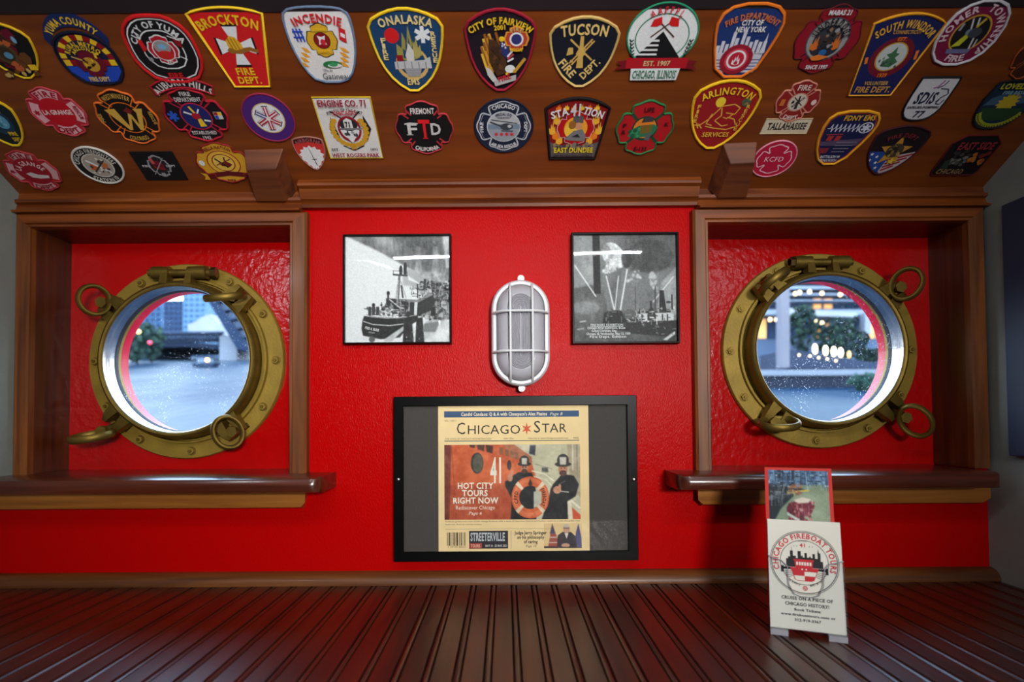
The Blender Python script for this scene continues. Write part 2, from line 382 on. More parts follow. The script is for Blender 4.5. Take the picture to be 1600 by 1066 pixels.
# ------------------------------------------------------------------ printed pictures painted on a fine mesh
class Paint:
    def __init__(s, W, H, col): s.W = W; s.H = H; s.a = np.ones((H, W, 3)) * np.array(col, float); s.yy, s.xx = np.mgrid[0:H, 0:W]; s.X = (s.xx + .5) / W; s.Y = (s.yy + .5) / H
    def mask(s, pts, blur=0):
        K = 3; acc = np.zeros((s.H, s.W)); n = len(pts)
        i0 = max(0, int(min(p[0] for p in pts) * s.W) - 1); i1 = min(s.W, int(max(p[0] for p in pts) * s.W) + 2)
        j0 = max(0, int(min(p[1] for p in pts) * s.H) - 1); j1 = min(s.H, int(max(p[1] for p in pts) * s.H) + 2)
        if i1 <= i0 or j1 <= j0: return acc
        sub_ = np.zeros((j1 - j0, i1 - i0))
        for i in range(K):
            for j in range(K):
                x = (s.xx[j0:j1, i0:i1] + (i + .5) / K) / s.W; y = (s.yy[j0:j1, i0:i1] + (j + .5) / K) / s.H; ins = np.zeros(x.shape, bool)
                for k in range(n):
                    (x0, y0), (x1, y1) = pts[k], pts[(k + 1) % n]
                    if y0 == y1: continue
                    c = ((y0 > y) != (y1 > y)) & (x < (x1 - x0) * (y - y0) / (y1 - y0) + x0); ins ^= c
                sub_ += ins
        acc[j0:j1, i0:i1] = sub_ / (K * K)
        return s.blur(acc, blur)
    def blur(s, m, r):
        for _ in range(int(r)):
            p = np.pad(m, 1, mode='edge'); m = (p[:-2, 1:-1] + p[2:, 1:-1] + p[1:-1, :-2] + p[1:-1, 2:] + 2 * p[1:-1, 1:-1]) / 6
        return m
    def put(s, m, col): s.a = s.a * (1 - m[..., None]) + np.array(col, float) * m[..., None]
    def poly(s, pts, col, blur=0, op=1.0): s.put(s.mask(pts, blur) * op, col)
    def ell(s, x, y, rx, ry, col, blur=0, op=1.0): s.poly(ell(x, y, rx, ry, 24), col, blur, op)
    def line(s, pts, wd, col, blur=0, op=1.0):
        for q in band(pts, wd): s.poly(q, col, blur, op)
    def grad(s, c0, c1): t = s.Y[..., None]; s.a = np.array(c0, float) * (1 - t) + np.array(c1, float) * t
    def noise(s, amp, r=2, m=None):
        z = s.blur(rng.randn(s.H, s.W), r); z = z / (z.std() + 1e-9) * amp
        s.a = s.a + (z if m is None else z * m)[..., None]
    def blobs(s, n, box, rr, cols, op=1.0, blur=0):
        for _ in range(n):
            x = box[0] + random.random() * (box[2] - box[0]); y = box[1] + random.random() * (box[3] - box[1]); r = rr * (.5 + random.random())
            s.ell(x, y, r, r * (.6 + .6 * random.random()), random.choice(cols), blur, op)
    def fbm(s, base=40, oct=5, stretch=1.0):
        z = np.zeros((s.H, s.W)); a = 1.0; r = base
        for _ in range(oct):
            gh, gw = max(2, int(s.H / r) + 2), max(2, int(s.W / (r / stretch)) + 2); g = rng.randn(gh, gw)
            yy = np.linspace(0, gh - 1.001, s.H); xx = np.linspace(0, gw - 1.001, s.W); y0 = yy.astype(int); x0 = xx.astype(int)
            fy = (yy - y0)[:, None]; fx = (xx - x0)[None]; fy = fy * fy * (3 - 2 * fy); fx = fx * fx * (3 - 2 * fx); G_ = lambda j, i: g[np.ix_(j, i)]
            z += a * (G_(y0, x0) * (1 - fy) * (1 - fx) + G_(y0, x0 + 1) * (1 - fy) * fx + G_(y0 + 1, x0) * fy * (1 - fx) + G_(y0 + 1, x0 + 1) * fy * fx); a *= .6; r = max(2, r / 2)
        return z / z.std()
    def mottle(s, m, amp, base=40, oct=5, stretch=1.0): s.a = s.a + (s.fbm(base, oct, stretch) * amp * m)[..., None]
    def clutter(s, n, poly, cols, size, seed=1):
        rnd = random.Random(seed); m = s.mask(poly); pts = np.argwhere(m > .5)
        if len(pts) == 0: return
        for _ in range(n):
            j, i = pts[rnd.randrange(len(pts))]; x, y = i / s.W, j / s.H; l = size * rnd.uniform(.4, 1.6); t = rnd.choice([0, 0, PI / 2, PI / 2, rnd.uniform(0, PI)]); wd = rnd.uniform(.004, .012)
            s.line([(x - l * math.cos(t), y - l * math.sin(t)), (x + l * math.cos(t), y + l * math.sin(t))], wd, rnd.choice(cols), 0, rnd.uniform(.5, .95))
    def mesh(s, name, fl, w, parent):
        W, H = s.W, s.H; a = np.clip(s.a, 0, 255) / 255.0; a = np.where(a <= .04045, a / 12.92, ((a + .055) / 1.055) ** 2.4)
        vs = []
        for j in range(H):
            for i in range(W): vs.append(fl.P(-1 + 2 * i / (W - 1), 1 - 2 * j / (H - 1), w))
        fs = [(j * W + i, (j + 1) * W + i, (j + 1) * W + i + 1, j * W + i + 1) for j in range(H - 1) for i in range(W - 1)]
        mb = MB(); mb.add(vs, fs, print_mat()); o = mb.build(name, parent)
        ca = o.data.color_attributes.new('Col', 'FLOAT_COLOR', 'POINT')
        ca.data.foreach_set('color', np.concatenate([a.reshape(-1, 3), np.ones((W * H, 1))], 1).astype(np.float32).ravel())
        return o
# ------------------------------------------------------------------ cabin shell
W = 1.06          # face of the red wall
CAS = 1.04        # face of the wooden casings
REC = 1.147       # face of the recessed hull panel behind the casings
OUT = 1.18        # outside face of the hull
XL, XR = -.940, .882
XLU = -.893       # face of the thicker grey side wall above the left sill
TZ = .75          # counter top
zc = lambda d: CZ + d
OPL = (-.868, -.393); OPR = (.373, .849)      # window openings in x
ZT = CZ + .3507; ZS = CZ - .1007              # top of the openings, top of the sills
PORTS = [(-.631, CZ + .113), (.623, CZ + .125)]
RH = .145

def struct(o): o['kind'] = 'structure'; return o

mb = MB()
cz1 = ceil_z(W) + .03
JB = .0125
mb.box((XL - .05, W, 0), (XR + .05, OUT, .60), M_RED)
mb.box((OPL[1] + JB, W, .60), (OPR[0] - JB, OUT, cz1), M_RED)                  # centre panel
mb.box((XL - .05, W, .60), (OPL[1] + JB, OUT, ZS - .012), M_RED); mb.box((OPR[0] - JB, W, .60), (XR + .05, OUT, ZS - .012), M_RED)
mb.box((XL - .05, W, ZT + JB), (OPL[1] + JB, OUT, cz1), M_RED); mb.box((OPR[0] - JB, W, ZT + JB), (XR + .05, OUT, cz1), M_RED)
mb.box((XL - .05, W, ZS - .012), (OPL[0] - JB, OUT, ZT + JB), M_RED); mb.box((OPR[1] + JB, W, ZS - .012), (XR + .05, OUT, ZT + JB), M_RED)
for (x0, x1), (px_, pz_) in zip((OPL, OPR), PORTS):
    x0 -= JB; x1 += JB; zT, zS = ZT + JB, ZS - .012
    N = 64; sq = []; ci = []
    for k in range(N):
        a = 2 * PI * k / N; c, s_ = math.cos(a), math.sin(a)
        tx = ((x1 - px_) if c > 0 else (px_ - x0)) / max(abs(c), 1e-6); tz = ((zT - pz_) if s_ > 0 else (pz_ - zS)) / max(abs(s_), 1e-6); t = min(tx, tz)
        sq.append((px_ + c * t, pz_ + s_ * t)); ci.append((px_ + c * RH, pz_ + s_ * RH))
    # square corners
    for cx_, cz_ in ((x0, zS), (x1, zS), (x1, zT), (x0, zT)):
        k = min(range(N), key=lambda i: (sq[i][0] - cx_) ** 2 + (sq[i][1] - cz_) ** 2); sq[k] = (cx_, cz_)
    r1 = [(x, REC, z) for x, z in sq]; r2 = [(x, REC, z) for x, z in ci]; r3 = [(x, OUT, z) for x, z in ci]; r4 = [(x, OUT, z) for x, z in sq]
    mb.loft([r1, r2, r3, r4], M_RED2)
struct(mb.build('wall_front'))

mb = MB(); mb.box((XL - .05, -1.45, 0), (XL, W, ZS), M_GREY); struct(mb.build('wall_left'))
mb = MB(); mb.box((XL - .05, -1.45, ZS), (XLU, W, 2.3), M_GREY); struct(mb.build('wall_left_upper'))
mb = MB(); mb.box((XR, -1.45, 0), (XR + .05, W, 2.3), M_GREY); struct(mb.build('wall_right'))
M_BACK = wood('dark_rear_panelling', (44, 24, 12), (70, 40, 20), 2, .6, 0)
mb = MB(); mb.box((XL - .05, -1.5, 0), (XR + .05, -1.45, 2.3), M_BACK); struct(mb.build('wall_back'))
mb = MB(); mb.box((XL - .05, -1.5, -.03), (XR + .05, OUT, 0), M_WDARK); struct(mb.build('floor'))
YB = .775                                                               # where the slope ends
mb = MB(); prof_x(mb, [(OUT, ceil_z(OUT)), (YB, ceil_z(YB)), (YB, ceil_z(YB) + .03), (OUT, ceil_z(OUT) + .03)], XL - .05, XR + .05, M_WCEIL)
struct(mb.build('ceiling'))
mb = MB(); prof_x(mb, [(YB + .004, ceil_z(YB) - .004), (.70, ceil_z(.70) - .004), (.70, ceil_z(.70) + .03), (YB + .004, ceil_z(YB) + .03)], XL - .05, XR + .05, M_BEAM)
struct(mb.build('trim_1', bevel=.001))
mb = MB(); mb.box((XL - .05, .66, ceil_z(.70)), (XR + .05, .70, 1.80), M_BEAM); mb.box((XL - .05, -1.5, 1.78), (XR + .05, .70, 1.82), M_BACK)
struct(mb.build('ceiling_rear'))

# centre crown moulding, and the smaller one over each window
mb = MB()
yc = 1.030
prof_x(mb, [(W, zc(.384)), (1.046, zc(.384)), (1.044, zc(.3895)), (1.047, zc(.393)), (1.038, zc(.397)), (1.030, zc(.4125)), (1.022, zc(.4155)), (1.022, zc(.420)), (1.027, ceil_z(1.027) + .002), (W, ceil_z(W) + .002)], -.371, .354, M_WX)
struct(mb.build('trim_2', smooth=25))
def side_crown(x0, x1, name):
    mb = MB()
    prof_x(mb, [(W, zc(.3755)), (1.034, zc(.3755)), (1.032, zc(.379)), (1.042, zc(.3815)), (1.046, zc(.393)), (1.040, zc(.3955)), (1.040, zc(.401)), (1.048, zc(.404)), (1.050, ceil_z(1.050) + .002), (W, ceil_z(W) + .002)], x0, x1, M_WX)
    struct(mb.build(name, smooth=25))
side_crown(XLU, -.3712, 'trim_3'); side_crown(.3542, XR, 'trim_4')

def casing(o, xo0, xo1, name):
    """architrave round a window opening: two uprights and a head with mitred corners, plus the deep jamb boards"""
    x0, x1 = o; zt = ZT; zh = zc(.3755)
    mb = MB()
    for (a, b, inner) in ((xo0, x0, x0), (xo1, x1, x1)):
        s_ = 1 if inner > a else -1
        prof = [(a, W), (a, CAS + .004), (a + s_ * .004, CAS), (b - s_ * .008, CAS), (b - s_ * .006, CAS + .003), (b - s_ * .002, CAS + .003), (b, CAS + .006), (b, W)]
        n = len(prof)
        r0 = [(x, y, ZS) for x, y in prof]; r1 = [(x, y, zt + (zh - zt) * min(1, abs(x - b) / abs(a - b))) for x, y in prof]
        mb.loft([r0, r1], M_WZ, True, (True, True))
    struct_o = mb.build(name + '_uprights', smooth=25); struct(struct_o)
    mb = MB()
    prof = [(zh, W), (zh, CAS + .004), (zh - .003, CAS), (zt + .007, CAS), (zt + .005, CAS + .004), (zt + .001, CAS + .004), (zt, CAS + .008), (zt, W)]
    def ends(z): f = (z - zt) / (zh - zt); return x0 + (xo0 - x0) * f, x1 + (xo1 - x1) * f
    mb.loft([[(ends(z)[0], y, z) for z, y in prof], [(ends(z)[1], y, z) for z, y in prof]], M_WX, True, (True, True))
    struct(mb.build(name + '_head', smooth=25))
    mb = MB()
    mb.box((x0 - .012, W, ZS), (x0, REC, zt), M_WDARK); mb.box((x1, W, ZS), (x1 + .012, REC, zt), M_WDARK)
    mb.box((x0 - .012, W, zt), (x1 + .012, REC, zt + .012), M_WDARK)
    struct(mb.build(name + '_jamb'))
casing(OPL, XLU + .001, -.3605, 'trim_5'); casing(OPR, .344, .8755, 'trim_6')

def sill(x0, x1, xa, xb, name, lab):
    r = root(name, ((x0 + x1) / 2, W, ZS), lab, 'window sill', 'window sills')
    mb = MB(); z = ZS; fy = .962
    prof = [(REC, z), (fy + .012, z), (fy + .004, z - .003), (fy, z - .010), (fy, z - .018), (fy + .005, z - .025), (fy + .014, z - .027), (REC, z - .027)]
    # the part that runs back between the jambs, and the nosing with horns
    ix0, ix1 = max(x0, xa), min(x1, xb)
    def ring(x, ins): return [(x, max(y, fy + ins) if y < W else y, zz) for y, zz in prof]
    front = [(min(y, W - .001), zz) for y, zz in prof]
    xs = [(x0, .016), (x0 + .004, .007), (x0 + .010, .002), (x0 + .018, 0), (x1 - .018, 0), (x1 - .010, .002), (x1 - .004, .007), (x1, .016)]
    mb.loft([[(x, max(y, fy + i) if y < W - .01 else y, zz) for y, zz in front] for x, i in xs], M_SILL, True, (True, True))
    mb.box((ix0, W - .002, z - .027), (ix1, REC, z - .0002), M_SILL)
    mb.build('stool', r, smooth=35)
    mb = MB(); zb = zc(-.165); zt2 = z - .027
    prof = [(W, zt2), (W - .024, zt2), (W - .024, zb + .012), (W - .019, zb + .003), (W - .010, zb), (W, zb)]
    e = lambda x, k: [(x, y, zz) for y, zz in prof]
    a0, a1 = xa - .0, xb + .0
    mb.loft([[(a0 + (0 if zz > zb + .006 else .010), y, zz) for y, zz in prof], [(a0 + .014, y, zz) for y, zz in prof], [(a1 - .014, y, zz) for y, zz in prof], [(a1 - (0 if zz > zb + .006 else .010), y, zz) for y, zz in prof]], M_APRON, True, (True, True))
    mb.build('apron', r, smooth=35)
    return r
def sill_parts():
    sill(XL + .001, -.3115, XL + .001, -.3605, 'window_sill', 'dark varnished wooden sill with golden apron under the left porthole')
    sill(.2905, .8315, .344, .868, 'window_sill', 'dark varnished wooden sill with golden apron under the right porthole, behind the leaflets')
sill_parts()

# wall-foot moulding
mb = MB(); prof_x(mb, [(W, TZ), (W - .024, TZ), (W - .025, TZ + .005), (W - .021, TZ + .013), (W - .014, TZ + .0185), (W - .004, TZ + .021), (W, TZ + .021)], XL, XR, wood('brown_foot_moulding', (84, 44, 18), (132, 78, 34), 0))
struct(mb.build('trim_7', smooth=40))

# blue panel on the right side wall
mb = MB(); mb.box((XR - .012, .55, zc(-.075)), (XR - .0005, 1.0, zc(.362)), mat('dark_blue_panel_paint', (40, 54, 78), .6, 0, (200, .15), .08, 12))
tag(mb.build('wall_panel', bevel=.002), 'dark blue flat panel on the grey wall at the far right', 'panel')

# counter with beaded boards running towards the viewer
ct = root('counter', (0, .75, TZ), 'mahogany counter of narrow grooved boards below the red wall', 'counter')
mb = MB(); pitch = .0356; x = .0123 - pitch * 28; XLC, XRC = XL + .001, XR - .001; top = [(XLC, TZ)]
while x < XR - .01:
    if x > XL + .01:
        g = .0032; b = .0052
        top += [(x - b / 2 - g, TZ), (x - b / 2 - g * .6, TZ - .0045), (x - b / 2, TZ - .0008), (x, TZ), (x + b / 2, TZ - .0008), (x + b / 2 + g * .6, TZ - .0045), (x + b / 2 + g, TZ)]
    x += pitch
top += [(XRC, TZ)]
loop = top + [(XRC, TZ - .03), (XLC, TZ - .03)]
mb.loft([[(x, .42, z) for x, z in loop], [(x, W - .0005, z) for x, z in loop]], M_TABLE, True, (True, True)); mb.build('board_top', ct)
mb = MB(); mb.box((XL + .01, .45, 0), (XR - .01, .48, TZ - .03), M_WDARK); mb.build('front_panel', ct)

# bevelled wooden blocks where the two ceiling mouldings meet
CE_Y = Vector((0, -1, CEIL_K)).normalized(); CE_N = Vector((1, 0, 0)).cross(CE_Y)
def block(pxs, inner, lab):
    """pxs = four ceiling pixels: lower-left, lower-right, upper-right, upper-left of the block's back"""
    P = [on_ceil(*p) for p in pxs]; c = sum(P, Vector()) / 4
    r = root('wooden_block', c, lab, 'wooden block', 'wooden blocks under the sloped ceiling')
    h = .026
    def up(i, fx, fy): return P[i] + CE_N * h + Vector((fx, 0, 0)) + CE_Y * fy
    l = .016 if inner < 0 else .002; q = .016 if inner > 0 else .002
    T = [up(0, l, .002), up(1, -q, .002), up(2, -q, -.022), up(3, l, -.022)]
    B = [p - CE_N * .002 for p in P]
    mb = MB(); mb.loft([B, T], M_BLOCK, True, (True, True)); mb.build('block_body', r, bevel=.0015)
block([(404, 301), (464, 301), (443, 231), (380, 233)], 1, 'chamfered wooden block under the sloped ceiling, left of the centre moulding')
block([(1104, 296), (1163, 295), (1184, 221), (1129, 223)], -1, 'chamfered wooden block under the sloped ceiling, right of the centre moulding')

# ------------------------------------------------------------------ portholes
def porthole(px, pz, lab, loops, mirror, studs):
    o = (px, REC, pz); r = root('porthole', o, lab, 'porthole window', 'bronze portholes')
    def lathe(mb, prof, mt, n=72, a0=0.0, a1=2 * PI):
        """prof = (radius, distance in front of the panel)"""
        full = a1 - a0 > 6.28; rings = []
        for k in range(n if full else n + 1):
            a = a0 + (a1 - a0) * k / n; rings.append([(px + rr * math.cos(a), REC - d, pz + rr * math.sin(a)) for rr, d in prof])
        if full: rings.append(rings[0])
        mb.loft(rings, mt, False)
    mb = MB(); lathe(mb, [(.1935, 0), (.1935, .008), (.1915, .011), (.170, .0115), (.1635, .012), (.1625, .020), (.1585, .020), (.1575, .010), (.1445, .010), (.1430, -.010)], M_GOLD); mb.build('flange', r, smooth=40)
    mb = MB(); lathe(mb, [(.1435, -.006), (.1435, -.020), (.1435, -.034), (.1465, -.034)], mat('red_painted_hull_rim', (196, 16, 44), .35)); mb.build('outer_rim', r, smooth=40)
    fr = None
    mb = MB(); lathe(mb, [(.1440, .018), (.1530, .018), (.1545, .024), (.1530, .030), (.1530, .040), (.1505, .047), (.1460, .050), (.1425, .049), (.1405, .046)], M_BRONZE); fr = mb.build('glass_frame', r, smooth=40)
    mb = MB(); lathe(mb, [(.1405, .046), (.1392, .042), (.1412, .030), (.1425, .024), (.1400, .014)], M_CHROME); mb.build('inner_bezel', fr, smooth=40)
    mb = MB(); lathe(mb, [(.1400, .014), (.1385, .010), (.1385, .004), (.1435, .000), (.1435, -.006)], M_RUBBER); mb.build('gasket', fr, smooth=40)
    mb = MB(); n = 64; mb.loft([[(px + .1400 * math.cos(2 * PI * k / n), REC - .020, pz + .1400 * math.sin(2 * PI * k / n)) for k in range(n)], [(px + .1400 * math.cos(2 * PI * k / n), REC - .012, pz + .1400 * math.sin(2 * PI * k / n)) for k in range(n)]], M_PORTGLASS, True, (True, True)); mb.build('glass_pane', fr)
    # hexagonal bolts round the flange
    for a in studs:
        t = math.radians(a); c = Vector((px + .178 * math.cos(t), REC - .0105, pz + .178 * math.sin(t)))
        mb = MB(); mb.cyl(c, (0, -1, 0), .0085, .002, M_BRONZE, 20); mb.cyl(c + Vector((0, -.002, 0)), (0, -1, 0), .0066, .005, M_GOLD, 6); mb.cyl(c + Vector((0, -.007, 0)), (0, -1, 0), .0034, .003, M_BRONZE, 12)
        mb.build('bolt', r, smooth=30)
    # hinge over the top
    hz = pz + .170; hy = REC - .032; hx = px + (.004 if not mirror else -.002); dark = M_BRONZE_D
    for k, (a, b) in enumerate(((-.058, -.036), (.022, .048))):
        hb = MB(); hb.cyl((hx + a, hy, hz), (1, 0, 0), .0125, b - a, M_BRONZE, 20); hb.box((hx + a + .003, REC - .014, hz - .010), (hx + b - .003, hy, hz + .009), M_BRONZE); hinge = hb.build('hinge_knuckle', r, smooth=35)
    for a, b in ((-.036, -.024), (.012, .022)):
        hb = MB(); hb.cyl((hx + a, hy, hz), (1, 0, 0), .0120, b - a, M_BRONZE, 20)
        hb.loft([[(hx + a, hy - .010, hz + .004), (hx + b, hy - .010, hz + .004), (hx + b, hy + .008, hz), (hx + a, hy + .008, hz)], [(hx + a - .002, REC - .049, pz + .146), (hx + b + .002, REC - .049, pz + .146), (hx + b + .002, REC - .030, pz + .150), (hx + a - .002, REC - .030, pz + .150)]], M_BRONZE, True, (True, True))
        hb.build('hinge_arm', r, smooth=35)
    hb = MB(); hb.cyl((hx - .066, hy, hz), (1, 0, 0), .0068, .122, M_BRONZE, 16)
    e = .056 if not mirror else -.066
    hb.cyl((hx + e, hy, hz), (1, 0, 0), .0105, .010, dark, 6); hb.build('hinge_pin', r, smooth=35)
    # four swinging dogs: lug on the frame, screw with nut, loop handle
    for (lx, ly, lz), A, B, lug_a in loops:
        t = math.radians(lug_a); ca, sa = math.cos(t), math.sin(t); tx, tz = -sa, ca
        def Q(rad, side, d): return (px + rad * ca + side * tx, REC - d, pz + rad * sa + side * tz)
        d_ = MB()
        for s0, s1 in ((-.022, -.008), (.008, .022)):
            d_.loft([[Q(.146, s0 - .004, .026), Q(.146, s1 + .004, .026), Q(.146, s1 + .004, .048), Q(.146, s0 - .004, .048)], [Q(.172, s0, .024), Q(.172, s1, .024), Q(.172, s1, .046), Q(.172, s0, .046)], [Q(.184, s0 + .003, .026), Q(.184, s1 - .003, .026), Q(.184, s1 - .003, .040), Q(.184, s0 + .003, .040)]], M_BRONZE, True, (True, True))
        dog = d_.build('dog_lug', r, smooth=25)
        c = Vector((px + lx, REC + ly, pz + lz)); base = Vector(Q(.176, 0, .012)); nc = c.lerp(base, .36)
        d_ = MB(); d_.tube([base, base.lerp(nc, .55), nc], [.0068, .0068, .0062], M_BRONZE, 12); d_.tube([base + Vector((tx, 0, tz)) * -.020, base + Vector((tx, 0, tz)) * .020], .0055, M_BRONZE_D, 10)
        d_.build('swing_bolt', dog, smooth=40)
        d_ = MB(); d_.cyl(nc + Vector((0, .006, 0)), (0, -1, 0), .0112, .012, M_BRONZE, 6); d_.build('nut', dog, smooth=30)
        d_ = MB(); A = Vector(A); B = Vector(B); pts = [c + A * math.cos(2 * PI * k / 32) + B * math.sin(2 * PI * k / 32) for k in range(32)]
        nrm = A.cross(B).normalized(); rings = []
        for k in range(32):
            rad = (pts[k] - c).normalized()
            rings.append([pts[k] + rad * (.0045 * math.cos(q)) + nrm * (.0072 * math.sin(q)) for q in [2 * PI * j / 10 for j in range(10)]])
        rings.append(rings[0]); d_.loft(rings, M_BRONZE); 
        d_.tube([nc, c.lerp(base, .36) + (c.lerp(base, .36) - c).normalized() * .010], .0075, M_BRONZE, 10)
        d_.build('loop_handle', dog, smooth=40)
    return r
porthole(PORTS[0][0], PORTS[0][1], 'bronze porthole left of the photographs, looking out on the bridge and wake', [
    ((-.148, -.060, .112), (.016, .020, 0), (0, 0, .027), 142), ((-.146, -.066, -.146), (.035, 0, .004), (0, .030, .006), 224),
    ((.102, -.064, .116), (-.034, 0, -.003), (0, .030, .008), 46), ((.111, -.068, -.140), (.020, .016, 0), (-.004, 0, .029), -52)], False,
    (61, 31, 0, -31, -86, -120, 120, 150, 180, -150))
porthole(PORTS[1][0], PORTS[1][1], 'bronze porthole right of the photographs, looking out on the quay and lit lanterns', [
    ((.139, -.060, .120), (-.018, .018, 0), (.004, 0, .029), 40), ((.147, -.064, -.140), (-.014, .020, -.006), (-.014, 0, .028), -44),
    ((-.110, -.066, -.143), (.034, 0, .002), (0, .030, .008), 232), ((-.114, -.064, .126), (.024, 0, .018), (.004, .028, -.006), 133)], True,
    (152, 180, 211, -94, -60, 62, 30, 0, -30, 118))

# ------------------------------------------------------------------ oval bulkhead lamp
def stad(cx, cz, hw, hh, n=20):
    pts = []; s_ = hh - hw
    for k in range(n + 1): a = PI * k / n; pts.append((cx + hw * math.cos(a), cz + s_ + hw * math.sin(a)))
    for k in range(n + 1): a = PI + PI * k / n; pts.append((cx + hw * math.cos(a), cz - s_ + hw * math.sin(a)))
    return pts
def lamp():
    c = at_y(813.5, 520, 1.03); lx, lz = c.x, c.z; hw, hh = .0525, .0960
    r = root('bulkhead_lamp', (lx, W, lz), 'white oval caged bulkhead lamp between the two photographs, above the newspaper', 'wall lamp')
    mb = MB()
    prof = [(0, 0), (0, .026), (.002, .030), (.004, .032), (.0085, .032), (.0095, .030), (.0095, .022)]   # (inset, proud)
    mb.loft([[(x, W - d, z) for x, z in stad(lx, lz, hw - i, hh - i)] for i, d in prof], M_WHITE); mb.build('base_ring', r, smooth=40)
    for s_ in (1, -1):
        mb = MB(); zc_ = lz + s_ * (hh + .0035); mb.cyl((lx + .0015, W, zc_), (0, -1, 0), .0062, .024, M_WHITE, 20); ear = mb.build('screw_ear', r, smooth=40)
        mb = MB(); mb.cyl((lx + .0015, W - .024, zc_), (0, -1, 0), .0030, .0012, M_STEEL, 14); mb.build('screw', ear, smooth=40)
    gm = mat('ribbed_frosted_glass', (200, 200, 208), .2, 0, None); b = gm.node_tree.nodes['Principled BSDF']; b.inputs['Transmission Weight'].default_value = .4; b.inputs['IOR'].default_value = 1.3
    mb = MB(); rings = []; K = 30
    for k in range(K + 1):
        i = .0095 + (hw - .0095) * k / K * .985; q = min(1, k / K)
        d = .024 + .030 * math.sqrt(max(0, 1 - (1 - min(1, q * 1.9)) ** 2)) * .9 + (.0022 if k % 2 else 0) * (1 if k > 13 else .35)
        rings.append([(x, W - d, z) for x, z in stad(lx, lz, hw - i, hh - i)])
    mb.loft(rings, gm, True, (False, True)); mb.build('glass_dome', r, smooth=70)
    mb = MB(); mb.box((lx - .035, W - .012, lz - .075), (lx + .035, W - .010, lz + .075), M_WHITE); mb.build('reflector_plate', r)
    mb = MB(); mb.tube([(lx, W - .020, lz - .012 + k * .008) for k in range(8)], [.006, .013, .018, .020, .020, .017, .011, .004], mat('pearl_bulb_glass', (240, 240, 236), .3), 16); mb.build('bulb', r, smooth=60)
    for dx in (-.0185, .0205):
        zz = hh - hw + math.sqrt(hw ** 2 - dx ** 2) - .004; pts = []
        for k in range(25):
            t = -1 + 2 * k / 24; d = .030 + .031 * (1 - abs(t) ** 5); pts.append((lx + dx, W - d, lz + zz * t))
        mb = MB(); mb.tube(pts, .0022, M_WHITE, 8); mb.build('guard_bar', r, smooth=60)
    for dz in (.0345, -.0355):
        zz = hw - .003; pts = []
        for k in range(25):
            t = -1 + 2 * k / 24; d = .030 + .031 * (1 - abs(t) ** 5); pts.append((lx + zz * t, W - d, lz + dz))
        mb = MB(); mb.tube(pts, .0022, M_WHITE, 8); mb.build('guard_bar', r, smooth=60)
lamp()
# ------------------------------------------------------------------ framed photographs
def picture_frame(name, pxr, front, bw, lab, cat, group=None, matcol=None):
    """pxr = left, top, right, bottom pixel edges of the frame's face; returns (root, Flat of the picture inside, frame size)"""
    a = at_y(pxr[0], pxr[1], front); b = at_y(pxr[2], pxr[3], front); c = (a + b) / 2; hx, hz = (b.x - a.x) / 2, (a.z - b.z) / 2
    r = root(name, (c.x, W, c.z), lab, cat, group)
    mb = MB(); fr = Flat((c.x, 0, c.z), (1, 0, 0), (0, 0, 1), 1, 1)
    def rect(i, y): return [(c.x - hx + i, y, c.z - hz + i), (c.x + hx - i, y, c.z - hz + i), (c.x + hx - i, y, c.z + hz - i), (c.x - hx + i, y, c.z + hz - i)]
    mb.loft([rect(0, W), rect(0, front + .0008), rect(.0008, front), rect(bw - .0006, front), rect(bw, front + .0008), rect(bw, front + .005)], M_BLACK); mb.build('frame', r)
    mb = MB(); mb.box((c.x - hx + bw * .9, front + .008, c.z - hz + bw * .9), (c.x + hx - bw * .9, W - .001, c.z + hz - bw * .9), matcol or M_BLACK); mb.build('backing', r)
    mb = MB(); mb.box((c.x - hx + bw * .95, front + .0035, c.z - hz + bw * .95), (c.x + hx - bw * .95, front + .0045, c.z + hz - bw * .95), M_GLASS); mb.build('glass_pane', r)
    return r, Flat((c.x, front + .0079, c.z), (1, 0, 0), (0, 0, 1), hx - bw, hz - bw)

